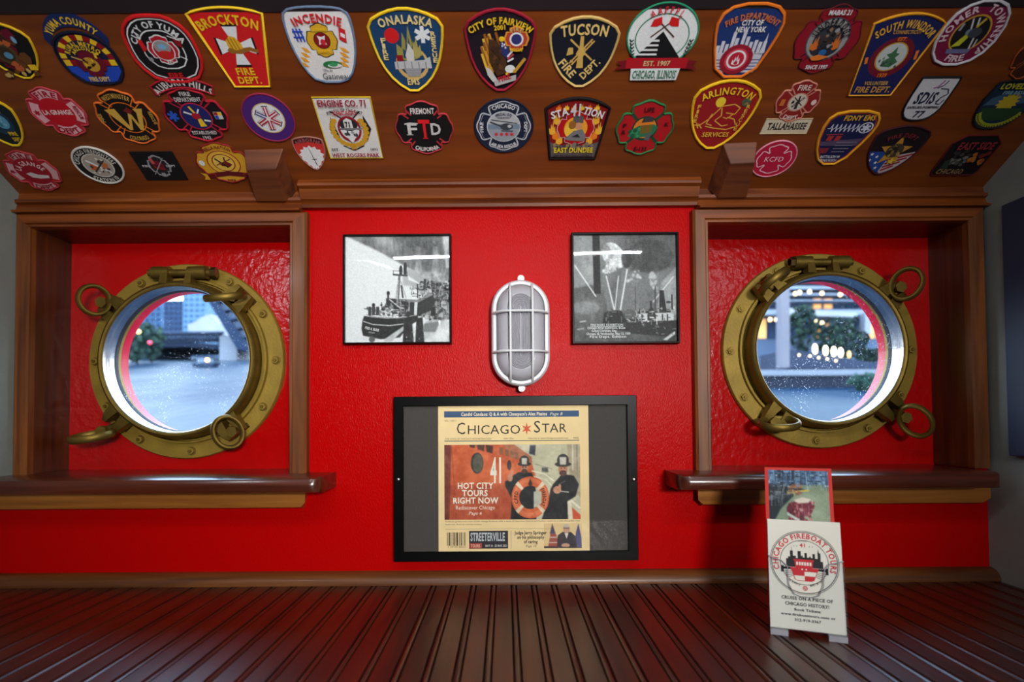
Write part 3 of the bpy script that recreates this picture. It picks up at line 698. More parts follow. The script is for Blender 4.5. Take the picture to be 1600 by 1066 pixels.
BW = lambda g: (g * 1.09, g * 1.11, g * 1.12)
def photo_left():
    r, f = picture_frame('framed_photograph', (535.5, 366, 705, 536.5), 1.043, .0028, 'square black-framed photograph of a dark fireboat at a quay, left of the lamp', 'framed photograph', 'framed fireboat photographs')
    p = Paint(190, 190, BW(206)); p.grad(BW(214), BW(200))
    p.poly([(0.02, 0.0), (1, 0), (1, .45), (.85, .42), (.66, .33), (.5, .24), (.3, .13)], BW(112), 5)
    p.poly([(.45, 0), (1, 0), (1, .2), (.8, .12), (.6, .10)], BW(92), 6, .6)
    for x in (.68, .84): p.poly([(x, .1), (x + .04, .1), (x + .06, .5), (x - .03, .5)], BW(165), 4, .6)
    p.poly([(.93, 0), (1, 0), (1, .3), (.96, .3)], BW(190), 3, .6)
    p.poly([(.55, .30), (1, .36), (1, .52), (.55, .46)], BW(150), 6, .8)
    p.poly([(.02, .22), (.22, .22), (.4, .27), (.48, .32), (.4, .30), (.2, .235)], BW(236), 1, .7)
    p.poly([(.6, .37), (.75, .47), (.6, .41)], BW(225), 1, .7)
    p.poly([(.78, .8), (1, .72), (1, 1), (.6, 1)], BW(176), 3)
    p.poly([(.82, .40), (.98, .34), (1, .34), (1, .78), (.82, .78)], BW(90), 4, .75)
    p.blobs(130, (.72, .42, 1.0, .78), .022, [BW(40), BW(75), BW(120), BW(160)], .8)
    top = p.mask([(0.02, 0.0), (1, 0), (1, .45), (.85, .42), (.66, .33), (.5, .24), (.3, .13)], 6); p.mottle(top, 16, 44); p.mottle(top, 7, 10, 3, 3.0)
    p.mottle(p.mask([(.72, .36), (1, .36), (1, .8), (.72, .8)], 4), 22, 16)
    p.clutter(150, [(.72, .44), (1, .42), (1, .76), (.74, .78)], [BW(30), BW(60), BW(110), BW(150), BW(190)], .022, 2); p.mottle(p.mask([(.6, .8), (1, .74), (1, 1), (.55, 1)], 3), 14, 20)
    # deckhouse, hull, mast
    p.poly([(.39, .58), (.52, .59), (.68, .60), (.82, .53), (.86, .6), (.82, .70), (.66, .76), (.5, .70), (.39, .65)], BW(44), 1)
    p.poly([(.52, .59), (.68, .60), (.82, .53), (.84, .55), (.69, .625), (.52, .605)], BW(120), 0)
    p.poly([(.66, .62), (.69, .62), (.68, .76), (.655, .76)], BW(190), 0)
    p.blobs(60, (.34, .62, .62, .75), .016, [BW(40), BW(70), BW(120), BW(24)], .9)
    p.line([(.4, .575), (.52, .67)], .012, BW(180)); p.line([(.23, .66), (.5, .75)], .008, BW(200)); p.line([(.23, .66), (.22, .72)], .006, BW(180))
    p.poly([(.18, .745), (.24, .755), (.40, .772), (.56, .765), (.70, .74), (.68, .80), (.60, .85), (.52, .95), (.34, .965), (.17, .93), (.155, .86), (.165, .79)], BW(36), 1)
    p.line([(.17, .795), (.26, .825), (.42, .838), (.58, .82)], .010, BW(165)); p.line([(.2, .735), (.3, .76), (.5, .768), (.68, .74)], .008, BW(130))
    p.clutter(60, [(.34, .61), (.62, .61), (.62, .76), (.34, .76)], [BW(24), BW(60), BW(140), BW(190)], .02, 3); p.clutter(40, [(.62, .48), (.86, .44), (.82, .6), (.62, .58)], [BW(34), BW(80), BW(170)], .02, 4); p.clutter(24, [(.2, .66), (.36, .68), (.36, .75), (.2, .74)], [BW(30), BW(170), BW(90)], .02, 5)
    p.poly([(.36, .99), (.38, .96), (.56, .84), (.60, .85), (.5, .93), (.44, .99)], BW(170), 1)
    p.line([(.517, .37), (.50, .64)], .022, BW(96)); p.line([(.508, .41), (.493, .64)], .006, BW(170))
    p.poly([(.455, .352), (.595, .362), (.592, .378), (.455, .368)], BW(60)); p.line([(.46, .32), (.46, .36)], .006, BW(90)); p.line([(.46, .322), (.59, .335)], .006, BW(120)); p.line([(.59, .33), (.59, .37)], .006, BW(90))
    for x, y0, y1 in ((.53, .275, .36), (.572, .245, .36)): p.poly([(x - .014, y1), (x - .016, y0 + .03), (x - .006, y0), (x + .01, y0), (x + .016, y0 + .03), (x + .013, y1)], BW(50))
    p.line([(.535, .46), (.55, .58)], .016, BW(50)); p.line([(.5, .45), (.48, .6)], .005, BW(110)); p.line([(.53, .42), (.58, .58)], .005, BW(110))
    p.ell(.41, .535, .016, .022, BW(40)); p.line([(.41, .545), (.41, .60)], .02, BW(60)); p.ell(.76, .42, .012, .02, BW(50)); p.line([(.76, .43), (.755, .5)], .02, BW(54)); p.line([(.69, .45), (.69, .58)], .012, BW(50))
    for x in (.27, .31, .235): p.ell(x, .645 + abs(x - .27), .016, .02, BW(40)); p.line([(x, .66), (x, .74)], .03, BW(56))
    for x, w_ in ((.60, .055), (.71, .045), (.84, .03)):
        y = .73 if x < .8 else .63; p.ell(x, y, w_ * .4, w_ * .5, BW(46)); p.poly([(x - w_ * .7, y + .04), (x + w_ * .6, y + .03), (x + w_ * .8, y + .16), (x + w_, y + .30 if x < .8 else y + .12), (x - w_, y + .30 if x < .8 else y + .12)], BW(32), 1)
    p.poly([(.75, .82), (.9, .8), (.86, .9), (.74, .9)], BW(110), 2); p.ell(.255, .965, .03, .028, BW(80), 1); p.poly([(.885, .80), (.9, .785), (.91, .80), (.9, .85)], BW(215))
    p.clutter(14, [(.56, .8), (.76, .8), (.76, .99), (.56, .99)], [BW(90), BW(60), BW(150)], .014, 6); p.mottle(p.mask([(.15, .74), (.7, .74), (.7, .97), (.15, .97)], 1), 5, 12)
    p.noise(4, 1); p.noise(3, 0); p.mesh('print', f, 0, r)
    mb = MB(); f.text(mb, 'FRED A. BUSSE', -.63, -.735, -.36, -.79, .045, .0003, ink((214, 216, 214))); f.text(mb, 'CHICAGO', -.56, -.81, -.44, -.83, .025, .0003, ink((170, 172, 170))); mb.build('hull_lettering', r)
photo_left()
def photo_right():
    r, f = picture_frame('framed_photograph', (893, 363, 1063, 536), 1.043, .0036, 'square black-framed photograph of water jets and smoke over a harbour, right of the lamp', 'framed photograph', 'framed fireboat photographs')
    p = Paint(190, 190, BW(84)); p.grad(BW(98), BW(72))
    p.poly([(0, 0), (.2, 0), (.2, .5), (0, .5)], BW(128), 6); p.poly([(0, .5), (.25, .45), (.3, .8), (0, .8)], BW(84), 5); p.ell(.12, .68, .14, .06, BW(120), 5, .7)
    p.poly([(.55, .35), (1, .3), (1, .8), (.6, .8)], BW(128), 7, .7); p.poly([(.85, .45), (1, .3), (1, .75), (.8, .75)], BW(170), 5, .7); p.ell(.75, .2, .22, .16, BW(66), 7, .7)
    p.mottle(np.ones((190, 190)), 11, 70); p.mottle(np.ones((190, 190)), 5, 12, 3, 2.0)
    p.poly([(.19, 0), (.26, 0), (.265, .55), (.20, .55)], BW(34), 1)
    p.poly([(.27, .33), (.32, .36), (.42, .70), (.33, .72)], BW(120), 4, .7); p.poly([(.48, .32), (.55, .30), (.6, .7), (.4, .72)], BW(122), 4, .7)
    sm = p.mask(chaikin([(.28, .13), (.34, .06), (.44, .09), (.51, .20), (.51, .29), (.42, .33), (.33, .37), (.27, .34), (.33, .28), (.29, .22)], 1), 2); p.put(np.clip(sm * (.95 + .45 * p.fbm(11, 4)), 0, 1) * .95, BW(206)); p.mottle(sm, 22, 8); p.ell(.52, .22, .05, .09, BW(48), 3, .8)
    p.blobs(12, (.52, .32, .66, .46), .012, [BW(190), BW(210)], .7, 1); sm = p.mask([(.72, .37), (.78, .34), (.83, .46), (.82, .55), (.76, .5)], 4); p.put(np.clip(sm * (.8 + .7 * p.fbm(14, 5)), 0, 1) * .8, BW(196))
    for a, b, w_ in (((.015, .28), (.22, .575), .012), ((.32, .38), (.395, .70), .012), ((.44, .38), (.40, .70), .010), ((.525, .32), (.45, .72), .014), ((.975, .39), (.77, .63), .010), ((.48, .77), (.56, .81), .010)): p.line([a, b], w_, BW(226), 1, .9)
    p.poly([(.30, .72), (.45, .70), (.52, .80), (.55, .9), (.35, .88), (.28, .82)], BW(30), 2); p.poly([(.5, .82), (1, .80), (1, .96), (.55, .92)], BW(40), 2)
    p.poly([(.63, .725), (.93, .72), (.97, .74), (.97, .80), (.63, .81)], BW(190), 1); p.poly([(.62, .715), (.94, .71), (.94, .728), (.62, .735)], BW(50))
    for x in (.66, .72, .79, .86, .91): p.line([(x, .74), (x, .80)], .012, BW(50))
    p.ell(.755, .75, .035, .07, BW(44), 1); p.line([(.75, .62), (.75, .70)], .02, BW(46)); p.poly([(.835, .52), (.875, .52), (.90, .71), (.83, .71)], BW(36)); p.line([(.795, .48), (.79, .70)], .012, BW(60)); p.line([(.955, .56), (.955, .70)], .014, BW(40)); p.ell(.92, .63, .025, .012, BW(60)); p.line([(.6, .48), (.6, .76)], .006, BW(60))
    p.blobs(20, (.55, .76, .68, .84), .012, [BW(30), BW(150), BW(60)], .8); p.poly([(.86, .98), (.98, .90), (.98, .93), (.9, .985)], BW(190), 1); p.line([(.06, .81), (.12, .80)], .012, BW(170), 1); p.line([(.03, .88), (.1, .87)], .010, BW(160), 1)
    p.clutter(60, [(.6, .70), (.98, .68), (.98, .82), (.6, .82)], [BW(30), BW(60), BW(160), BW(210)], .016, 2); p.clutter(40, [(.3, .70), (.55, .70), (.56, .84), (.3, .84)], [BW(24), BW(70), BW(120)], .02, 3); p.clutter(30, [(.56, .82), (.98, .8), (.98, .95), (.56, .92)], [BW(26), BW(90), BW(150)], .014, 4)
    p.noise(5, 1); p.noise(3, 0); p.mesh('print', f, 0, r)
    mb = MB(); ik = ink((206, 210, 210)); y = -.70
    for t, a, b in (('FIRE BOAT EXHIBITION', -.68, -.04), ('Chicago River Exhibition, Boats', -.74, .0), ('Grant Christen, Eng.', -.66, -.16), ('Chicago, Ill. Wednesday, May 12, 1909', -.76, .10), ('Fire Dept. Edition', -.70, .02)):
        f.text(mb, t, a, y, b, y, .040, .0003, ik, serif=(y == -.70)); y -= .055
    for q in band([(-.68, -.715), (-.04, -.715)], .008): f.poly(mb, q, .0003, ik)
    mb.build('caption', r)
photo_right()

# ------------------------------------------------------------------ framed newspaper
def newspaper():
    r, f = picture_frame('framed_newspaper', (615, 620, 998, 876), 1.036, .0172, 'black-framed yellowed newspaper front page hanging below the bulkhead lamp', 'framed newspaper', matcol=mat('charcoal_mat_board', (66, 62, 58), .8, 0, (600, .3), .06, 200))
    c = f.o; fy = 1.036
    for px_ in (622.5, 990.5):
        q = at_y(px_, 749.5, fy); mb = MB(); rings = []
        for rr, d in ((.0040, 0), (.0038, .0014), (.0028, .0024), (.0012, .003)): rings.append([(q.x + rr * math.cos(2 * PI * k / 16), fy - d, q.z + rr * math.sin(2 * PI * k / 16)) for k in range(16)])
        mb.loft(rings, M_STEEL, True, (False, True)); mb.build('screw', r, smooth=50)
    a = at_y(684.5, 635, 1.043); b = at_y(921.5, 861, 1.043)
    n = Flat(((a.x + b.x) / 2, 1.0435, (a.z + b.z) / 2), (1, 0, 0), (0, 0, 1), (b.x - a.x) / 2, (a.z - b.z) / 2)
    pw = lambda px_, py_: ((px_ - 322) / 450 - 1, 1 - (py_ - 95) / 428)          # from the page's own 900 x 856 grid
    mb = MB(); n.poly(mb, [(-1, -1), (1, -1), (1, 1), (-1, 1)], .0004, mat('yellowed_newsprint', (238, 210, 156), .8, 0, None, .05, 25), base=0); page = mb.build('newspaper_page', r)
    dk = ink((44, 40, 36)); w1 = .0007
    def T(mb, st, x0, x1, y, h, mt, **k):
        u0, v0 = pw(x0, y); u1, v1 = pw(x1, y); n.text(mb, st, u0, v0, u1, v1, h / 428, k.pop('w', w1), mt, **k)
    def R(mb, x0, y0, x1, y1, mt, w=.0006): n.poly(mb, [pw(x0, y1), pw(x1, y1), pw(x1, y0), pw(x0, y0)], w, mt)
    mb = MB(); R(mb, 358, 126, 1166, 162, ink((56, 84, 120)), .0005); cream = ink((232, 222, 196))
    T(mb, "Candid Candace: Q & A with Cinespace's Alex Pissios", 460, 976, 153, 19, cream); T(mb, 'Page 8', 990, 1066, 153, 17, cream, bold=False, serif=True, shear=.25); mb.build('banner', page)
    mb = MB(); T(mb, 'C', 430, 488, 261, 68, dk, bold=False); T(mb, 'HICAGO', 494, 818, 261, 52, dk, bold=False); T(mb, 'S', 892, 938, 254, 68, dk, bold=False); T(mb, 'TAR', 942, 1092, 254, 52, dk, bold=False)
    T(mb, 'VOL. 1 NO. 1', 360, 432, 186, 9, dk, bold=False); T(mb, 'THE VOICE OF CHICAGO NEIGHBORHOODS', 362, 640, 293, 9, dk, bold=False); T(mb, 'MAY 2021', 714, 776, 293, 9, dk, bold=False); T(mb, 'Subscribe at www.chicagostarmedia.com', 858, 1100, 292, 9, dk, bold=False); T(mb, 'FREE', 1130, 1164, 292, 9, dk, bold=False)
    R(mb, 358, 299, 1166, 304, ink((96, 104, 100))); mb.build('masthead', page)
    mb = MB(); u, v = pw(852, 231); n.poly(mb, star(u, v, .073, 6, .36, 90, .088), w1, ink((214, 92, 62))); mb.build('red_star', page)
    # cover picture
    u0, v0 = pw(358, 764); u1, v1 = pw(1170, 324)
    pf = Flat(n.P((u0 + u1) / 2, (v0 + v1) / 2, .0006), (1, 0, 0), (0, 0, 1), n.hx * (u1 - u0) / 2, n.hy * (v1 - v0) / 2)
    p = Paint(236, 128, (196, 92, 52)); x = lambda X: (X - 358) / 812; y = lambda Y: (Y - 324) / 440
    def G(pts): return [(x(a), y(b)) for a, b in pts]
    p.poly(G([(640, 320), (1175, 320), (1175, 770), (880, 770), (880, 400)]), (196, 190, 160), 1); p.poly(G([(1090, 320), (1175, 320), (1175, 640), (1110, 600)]), (172, 160, 132), 2); p.line(G([(1125, 320), (1125, 480)]), .01, (206, 200, 176)); p.line(G([(1150, 320), (1150, 480)]), .008, (130, 126, 110))
    p.poly(G([(358, 320), (760, 320), (870, 400), (900, 500), (900, 770), (358, 770)]), (202, 96, 54), 1); p.poly(G([(358, 560), (760, 560), (760, 770), (358, 770)]), (170, 74, 46), 6, .8); p.poly(G([(358, 320), (402, 320), (388, 770), (358, 770)]), (120, 58, 46), 1); p.line(G([(402, 320), (430, 770)]), .004, (150, 70, 46))
    p.poly(G([(700, 320), (770, 320), (880, 400), (880, 440), (760, 390)]), (176, 110, 80), 1)
    p.ell(x(555), y(433), 38 / 812, 62 / 440, (58, 54, 48)); p.ell(x(560), y(433), 30 / 812, 54 / 440, (84, 82, 68)); p.ell(x(746), y(446), 13 / 812, 30 / 440, (60, 54, 48))
    for q in ([(505, 324), (545, 324), (540, 345), (515, 340)], [(552, 324), (600, 324), (596, 364), (560, 352)], [(606, 326), (650, 332), (648, 378), (612, 368)]): p.poly(G(q), (74, 44, 36), 1)
    for a in (700, 735, 765, 790): p.poly(G([(a - 14, 340 + (a - 700) * .3), (a + 12, 346 + (a - 700) * .3), (a + 8, 388 + (a - 700) * .3), (a - 12, 380 + (a - 700) * .3)]), (142, 96, 66), 1)
    p.poly(G([(870, 330), (905, 330), (900, 390), (865, 380)]), (60, 62, 74), 1)
    p.line(G([(880, 480), (960, 500), (1010, 540)]), .012, (232, 226, 200)); p.line(G([(880, 510), (960, 530), (1000, 570)]), .010, (226, 220, 196)); p.line(G([(900, 440), (1000, 470)]), .006, (120, 112, 96)); p.poly(G([(940, 460), (975, 460), (980, 490), (940, 485)]), (92, 92, 88), 1)
    p.line(G([(1095, 640), (1165, 700)]), .02, (232, 222, 196)); p.poly(G([(1100, 680), (1170, 740), (1170, 764), (1110, 764)]), (204, 84, 52), 1); p.line(G([(1100, 640), (1110, 764)]), .03, (226, 216, 190), 1)
    def person(hx_, hy_, s_, body, helmet):
        p.poly(G(body), (34, 34, 36), 1)
        p.ell(x(hx_), y(hy_), 25 * s_ / 812, 32 * s_ / 440, (186, 128, 96)); p.ell(x(hx_), y(hy_ + 22 * s_), 20 * s_ / 812, 15 * s_ / 440, (84, 56, 44)); p.ell(x(hx_ - 9 * s_), y(hy_ - 4), 5 / 812, 3 / 440, (50, 40, 36)); p.ell(x(hx_ + 9 * s_), y(hy_ - 4), 5 / 812, 3 / 440, (50, 40, 36))
        p.ell(x(hx_), y(hy_ - 24 * s_), 44 * s_ / 812, 14 * s_ / 440, helmet); p.ell(x(hx_), y(hy_ - 44 * s_), 32 * s_ / 812, 34 * s_ / 440, helmet); p.poly(G([(hx_ - 16 * s_, hy_ - 22 * s_), (hx_ - 18 * s_, hy_ - 62 * s_), (hx_ + 18 * s_, hy_ - 62 * s_), (hx_ + 16 * s_, hy_ - 22 * s_)]), (206, 200, 186), 1)
    person(836, 462, .92, [(770, 505), (800, 488), (880, 490), (900, 540), (905, 764), (752, 764), (760, 640), (722, 570), (720, 540), (750, 530)], (50, 46, 44)); p.ell(x(750), y(520), 16 / 812, 22 / 440, (182, 122, 92)); p.ell(x(762), y(490), 8 / 812, 14 / 440, (182, 122, 92))
    person(1066, 470, 1.12, [(1005, 560), (1060, 500), (1130, 510), (1160, 560), (1140, 630), (1090, 660), (1092, 764), (936, 764), (980, 640), (990, 590)], (60, 56, 52)); p.ell(x(1030), y(592), 24 / 812, 22 / 440, (196, 138, 106)); p.ell(x(1046), y(572), 8 / 812, 16 / 440, (196, 138, 106)); p.line(G([(1050, 600), (1100, 606)]), .012, (196, 198, 190)); p.line(G([(1040, 560), (1080, 540)]), .012, (88, 86, 84))
    ring = lambda rx, ry: ell(x(870), y(635), rx / 812, ry / 440, 40)
    mo = p.mask(ring(112, 122)) * (1 - p.mask(ring(66, 68))); p.put(p.blur(mo, 0), (208, 98, 56)); p.put(p.mask(ring(104, 112)) * (1 - p.mask(ring(84, 90))), (220, 120, 78))
    for a in (45, 135, 225, 315): t = math.radians(a); q = [(870 + R_ * math.cos(t + d), 635 + R_ * 1.06 * math.sin(t + d)) for R_, d in ((64, -.13), (114, -.10), (114, .10), (64, .13))]; p.poly(G(q), (226, 206, 176), 0)
    p.poly(G([(858, 560), (870, 522), (884, 560), (872, 575)]), (58, 44, 40), 1)
    p.poly(G([(890, 600), (936, 600), (936, 668), (890, 700)]), (190, 190, 172), 1)
    p.mottle(np.ones((128, 236)), 6, 30); p.mottle(np.ones((128, 236)), 4, 5, 2); pic = p.mesh('cover_picture', pf, 0, page)
    mb = MB(); wt = ink((236, 226, 206)); u, v = 0, 0
    T(mb, '41', 634, 712, 545, 140, ink((228, 222, 204)), w=.0010)
    for st, a, b, yy, h in (('HOT CITY', 436, 650, 582, 34), ('TOURS', 464, 618, 625, 34), ('RIGHT NOW', 408, 680, 669, 34)): T(mb, st, a, b, yy, h, wt, w=.0010, serif=True)
    T(mb, 'Rediscover Chicago', 424, 660, 704, 22, wt, w=.0010, bold=False); T(mb, 'Page 6', 500, 580, 735, 18, wt, w=.0010, serif=True, shear=.25, bold=False)
    lt = ink((70, 40, 30))
    for st, a0, a1 in (('CFFD', 205, 155), ('FIREBOAT', 35, -35), ):
        c_ = pw(870, 635); n.arc(mb, st, c_[0], c_[1], 76 / 450, 80 / 428, a0, a1, 20 / 428, .0010, lt)
    mb.build('cover_lettering', page)
    mb = MB(); T(mb, 'Fireboat guides and crew of the vintage fireboat offer a taste of maritime history and harbor views on a ride along the river.', 362, 1170, 778, 8, dk, bold=False); T(mb, 'Rediscover. Photo by courtesy company.', 362, 582, 795, 8, dk, bold=False)
    R(mb, 362, 818, 1000, 820, ink((150, 140, 112)))
    T(mb, 'Judge Jerry Springer', 776, 966, 852, 19, dk); T(mb, 'on his philosophy', 790, 952, 878, 19, dk); T(mb, 'of caring', 830, 912, 904, 19, dk); T(mb, 'Page 10', 840, 904, 927, 14, dk, bold=False, serif=True, shear=.25); R(mb, 752, 830, 755, 935, ink((150, 140, 112)))
    mb.build('footer_text', page)
    mb = MB(); bx = 372; k = 0; ws = [4, 2, 7, 2, 3, 6, 2, 9, 3, 2, 5, 2, 3, 7, 2, 4]
    while bx < 482: R(mb, bx, 838, min(482, bx + ws[k % 16]), 916, dk); bx += ws[k % 16] + 3 + (k * 5) % 4; k += 1
    T(mb, '7 70123 45021', 376, 486, 928, 9, dk, bold=False); mb.build('barcode', page)
    mb = MB(); R(mb, 504, 830, 736, 934, ink((42, 38, 44)), .0005); R(mb, 506, 902, 580, 932, ink((170, 58, 52)), .0006); T(mb, 'STREETERVILLE', 512, 718, 888, 46, ink((190, 196, 200))); T(mb, 'TOURS', 514, 570, 926, 18, ink((226, 180, 160)), w=.0009); T(mb, 'MAY 14 - 23 MAR 2021', 600, 732, 923, 12, ink((200, 200, 200)), w=.0009); mb.build('advert_panel', page)
    # portrait strip
    u0, v0 = pw(950, 934); u1, v1 = pw(1176, 788); pf = Flat(n.P((u0 + u1) / 2, (v0 + v1) / 2, .0006), (1, 0, 0), (0, 0, 1), n.hx * (u1 - u0) / 2, n.hy * (v1 - v0) / 2)
    p = Paint(66, 44, (224, 194, 138)); x = lambda X: (X - 950) / 226; y = lambda Y: (Y - 788) / 146
    p.poly(G([(975, 930), (1000, 790), (1040, 900), (1040, 934), (955, 934)]), (160, 80, 66)); p.poly(G([(985, 850), (1002, 792), (1016, 850)]), (70, 72, 100)); p.line(G([(980, 900), (1030, 900)]), .03, (220, 200, 180)); p.line(G([(985, 870), (1030, 870)]), .03, (220, 200, 180))
    p.poly(G([(1125, 934), (1140, 840), (1155, 790), (1172, 880), (1174, 934)]), (66, 66, 116)); p.poly(G([(1028, 934), (1032, 860), (1060, 840), (1110, 840), (1138, 866), (1146, 934)]), (48, 42, 50)); p.poly(G([(1072, 845), (1084, 880), (1096, 845)]), (220, 216, 206)); p.ell(x(1084), y(822), .09, .17, (200, 150, 120)); p.ell(x(1084), y(806), .085, .07, (186, 176, 160)); p.line(G([(1066, 818), (1102, 818)]), .03, (70, 60, 60)); p.ell(x(1078), y(916), .11, .08, (196, 146, 118)); p.poly(G([(950, 920), (1174, 928), (1174, 934), (950, 934)]), (60, 44, 48))
    p.mesh('portrait_picture', pf, 0, page)
newspaper()

# ------------------------------------------------------------------ leaflet holder and leaflets
def leaflets():
    a = at_z(1203, 985, TZ + .006); b = at_z(1327, 1000, TZ + .006); ex = (b - a); ex.z = 0; wd = ex.length; ex.normalize(); c = (a + b) / 2
    fwd = Vector((0, 0, 1)).cross(ex)                     # away from the viewer
    th = math.radians(15); up = (Vector((0, 0, 1)) * math.cos(th) + fwd * math.sin(th)).normalized(); nrm = ex.cross(up)
    c = Vector((c.x, c.y, TZ))
    hw = wd / 2
    r = root('leaflet_holder', c, 'clear acrylic leaflet holder standing on the counter at right', 'leaflet holder')
    def slab(mb, u0, u1, v0, v1, d0, d1, mt):
        """box in the leaning frame: u across, v up the lean, d behind the front face"""
        o = c + fwd * .004 + Vector((0, 0, .006))
        vs = [o + ex * u + up * v - nrm * d for d in (d0, d1) for u, v in ((u0, v0), (u1, v0), (u1, v1), (u0, v1))]
        mb.add(vs, [(0, 1, 2, 3), (7, 6, 5, 4), (0, 4, 5, 1), (1, 5, 6, 2), (2, 6, 7, 3), (3, 7, 4, 0)], mt)
    t = .0022; D = .030; A = M_ACRYLIC
    mb = MB()
    # front lip with the thumb cut-out in the middle
    pts = [(-hw, 0), (hw, 0), (hw, .098), (hw - .006, .096), (hw - .018, .092), (hw - .024, .084), (hw - .026, .062), (hw - .032, .050), (hw - .040, .047), (-hw + .040, .047), (-hw + .032, .050), (-hw + .026, .062), (-hw + .025, .086), (-hw + .018, .093), (-hw + .004, .097), (-hw, .100)]
    o = c + fwd * .004 + Vector((0, 0, .006))
    f_ = [o + ex * u + up * v for u, v in pts]; g_ = [o + ex * u + up * v - nrm * t for u, v in pts]; n = len(pts)
    mb.add(f_ + g_, [tuple(range(n)), tuple(range(2 * n - 1, n - 1, -1))] + [(i, (i + 1) % n, (i + 1) % n + n, i + n) for i in range(n)], A); mb.build('front_lip', r)
    edge = mat('acrylic_cut_edge', (164, 166, 176), .25, spec=.8)
    mb = MB(); mb.tube([o + ex * u + up * v - nrm * t * .5 for u, v in pts[2:]], .0007, edge, 6); mb.build('polished_edge', r, smooth=60)
    for s_ in (-1, 1):
        mb = MB(); slab(mb, s_ * hw - (t if s_ > 0 else 0), s_ * hw + (0 if s_ > 0 else t), 0, .100, t, D, A); mb.build('side_wall', r)
    mb = MB(); slab(mb, -hw, hw, 0, .19, D, D + t, A); mb.build('back_plate', r)
    mb = MB(); slab(mb, -hw + t, hw - t, 0, t, t, D, A); mb.build('pocket_floor', r)
    for s_ in (-1, 1):
        mb = MB(); q = c + ex * (s_ * (hw - .012)); vs = []
        for z in (0, .007):
            for u, d in ((-.011, 0), (.011, 0), (.011, .085), (-.011, .085)): p = q + ex * u + fwd * (d + .002); vs.append((p.x, p.y, TZ + z))
        mb.add(vs, [(3, 2, 1, 0), (4, 5, 6, 7), (0, 1, 5, 4), (1, 2, 6, 5), (2, 3, 7, 6), (3, 0, 4, 7)], edge); mb.build('foot', r)
    # leaflets
    def sheet(name, u0, u1, v0, v1, d, thick, mt, lab, tilt=0.0):
        fl = Flat(o + ex * (u0 + u1) / 2 + up * (v0 + v1) / 2 - nrm * d, ex * math.cos(tilt) + up * math.sin(tilt), up * math.cos(tilt) - ex * math.sin(tilt), (u1 - u0) / 2, (v1 - v0) / 2)
        rr = root(name, fl.P(0, -1, 0), lab, 'leaflet'); mb = MB(); fl.poly(mb, [(-1, -1), (1, -1), (1, 1), (-1, 1)], 0, mt, base=-thick); mb.build('card', rr); return rr, fl
    white = mat('white_card', (226, 224, 212), .55)
    h1 = .1495; e = .0012
    rr, f = sheet('leaflet', -hw + e, hw - e, .004, h1, .0045, .0012, white, 'white card with a round fireboat logo at the front of the clear holder', .0)
    for k in range(3): sheet('leaflet', -hw + e + .0006 * k, hw - e, .003, h1 + .0012 - .0014 * k, .0075 + .0026 * k, .0012, white, 'white card packed behind the front logo card in the clear holder')[0]['group'] = 'white cards behind the front card'
    wl = f.hy / f.hx; red = ink((196, 36, 48)); blk = ink((30, 30, 32))
    q = lambda px_, py_: ((px_ - 148) / 196 - 1 - (py_ - 345) * .010 / 196, 1 - (py_ - 345 - (px_ - 148) * .085) / 296)   # reading grid of the card face
    cu, cv = -.02, .22; R_ = .92; ry = R_ / wl
    mb = MB()
    def ringp(mb, ro, wd_, mt, w=.0003):
        po = ell(cu, cv, ro, ro / wl, 56); pi_ = ell(cu, cv, ro - wd_, (ro - wd_) / wl, 56)
        for k in range(56): f.poly(mb, [po[k], po[(k + 1) % 56], pi_[(k + 1) % 56], pi_[k]], w, mt)
    ringp(mb, .94, .014, blk); ringp(mb, .905, .022, blk); ringp(mb, .66, .016, blk); mb.build('logo_rings', rr)
    mb = MB(); f.arc(mb, 'CHICAGO FIREBOAT TOURS', cu, cv, .71, .71 / wl, 200, -20, .095, .0004, red); f.text(mb, '41', cu - .10, cv + .285, cu + .08, cv + .285, .07, .0004, red)
    f.text(mb, 'ENGINE', cu - .13, cv + .385, cu + .10, cv + .385, .022, .0004, blk, bold=False)
    f.arc(mb, 'RED & WHITE', cu, cv, .70, .70 / wl, 228, 259, .034, .0004, blk); f.arc(mb, 'BUILT IN 1937', cu, cv, .70, .70 / wl, 281, 315, .034, .0004, blk)
    for sx_ in (-.26, -.18, .16, .24): f.poly(mb, star(cu + sx_, cv + .30, .018, 6, .45, 90, .018 / wl), .0004, blk)
    mb.build('logo_lettering', rr)
    mb = MB(); sk = [(-.50, -.10), (-.50, .06), (-.44, .06), (-.44, .10), (-.38, .10), (-.38, .22), (-.345, .22), (-.34, .33), (-.33, .22), (-.30, .22), (-.30, .12), (-.22, .12), (-.22, .08), (-.17, .08), (-.17, .22), (-.08, .22), (-.08, .12), (-.03, .14), (-.03, .10), (.02, .10), (.02, .19), (.09, .19), (.09, .10), (.14, .10), (.17, .14), (.20, .10), (.24, .10), (.24, .18), (.31, .18), (.31, .09), (.38, .09), (.38, .20), (.40, .28), (.42, .20), (.46, .20), (.46, .04), (.52, .04), (.52, -.10)]
    f.poly(mb, [(cu + u * .98, cv + v * .95) for u, v in sk], .0003, blk)
    f.poly(mb, [(cu - .62, cv - .10), (cu + .62, cv - .10), (cu + .62, cv - .145), (cu - .62, cv - .145)], .00035, blk)
    f.poly(mb, [(cu - .64, cv - .08), (cu - .56, cv - .08), (cu - .56, cv - .20), (cu - .64, cv - .20)], .00035, blk); f.poly(mb, [(cu + .56, cv - .08), (cu + .64, cv - .08), (cu + .64, cv - .20), (cu + .56, cv - .20)], .00035, blk)
    for k in range(4):
        for s_ in (-1, 1):
            for b_ in band([(cu + s_ * .30, cv - .17 - k * .028), (cu + s_ * (.60 - .05 * k), cv - .19 - k * .034)], .010): f.poly(mb, b_, .00035, blk)
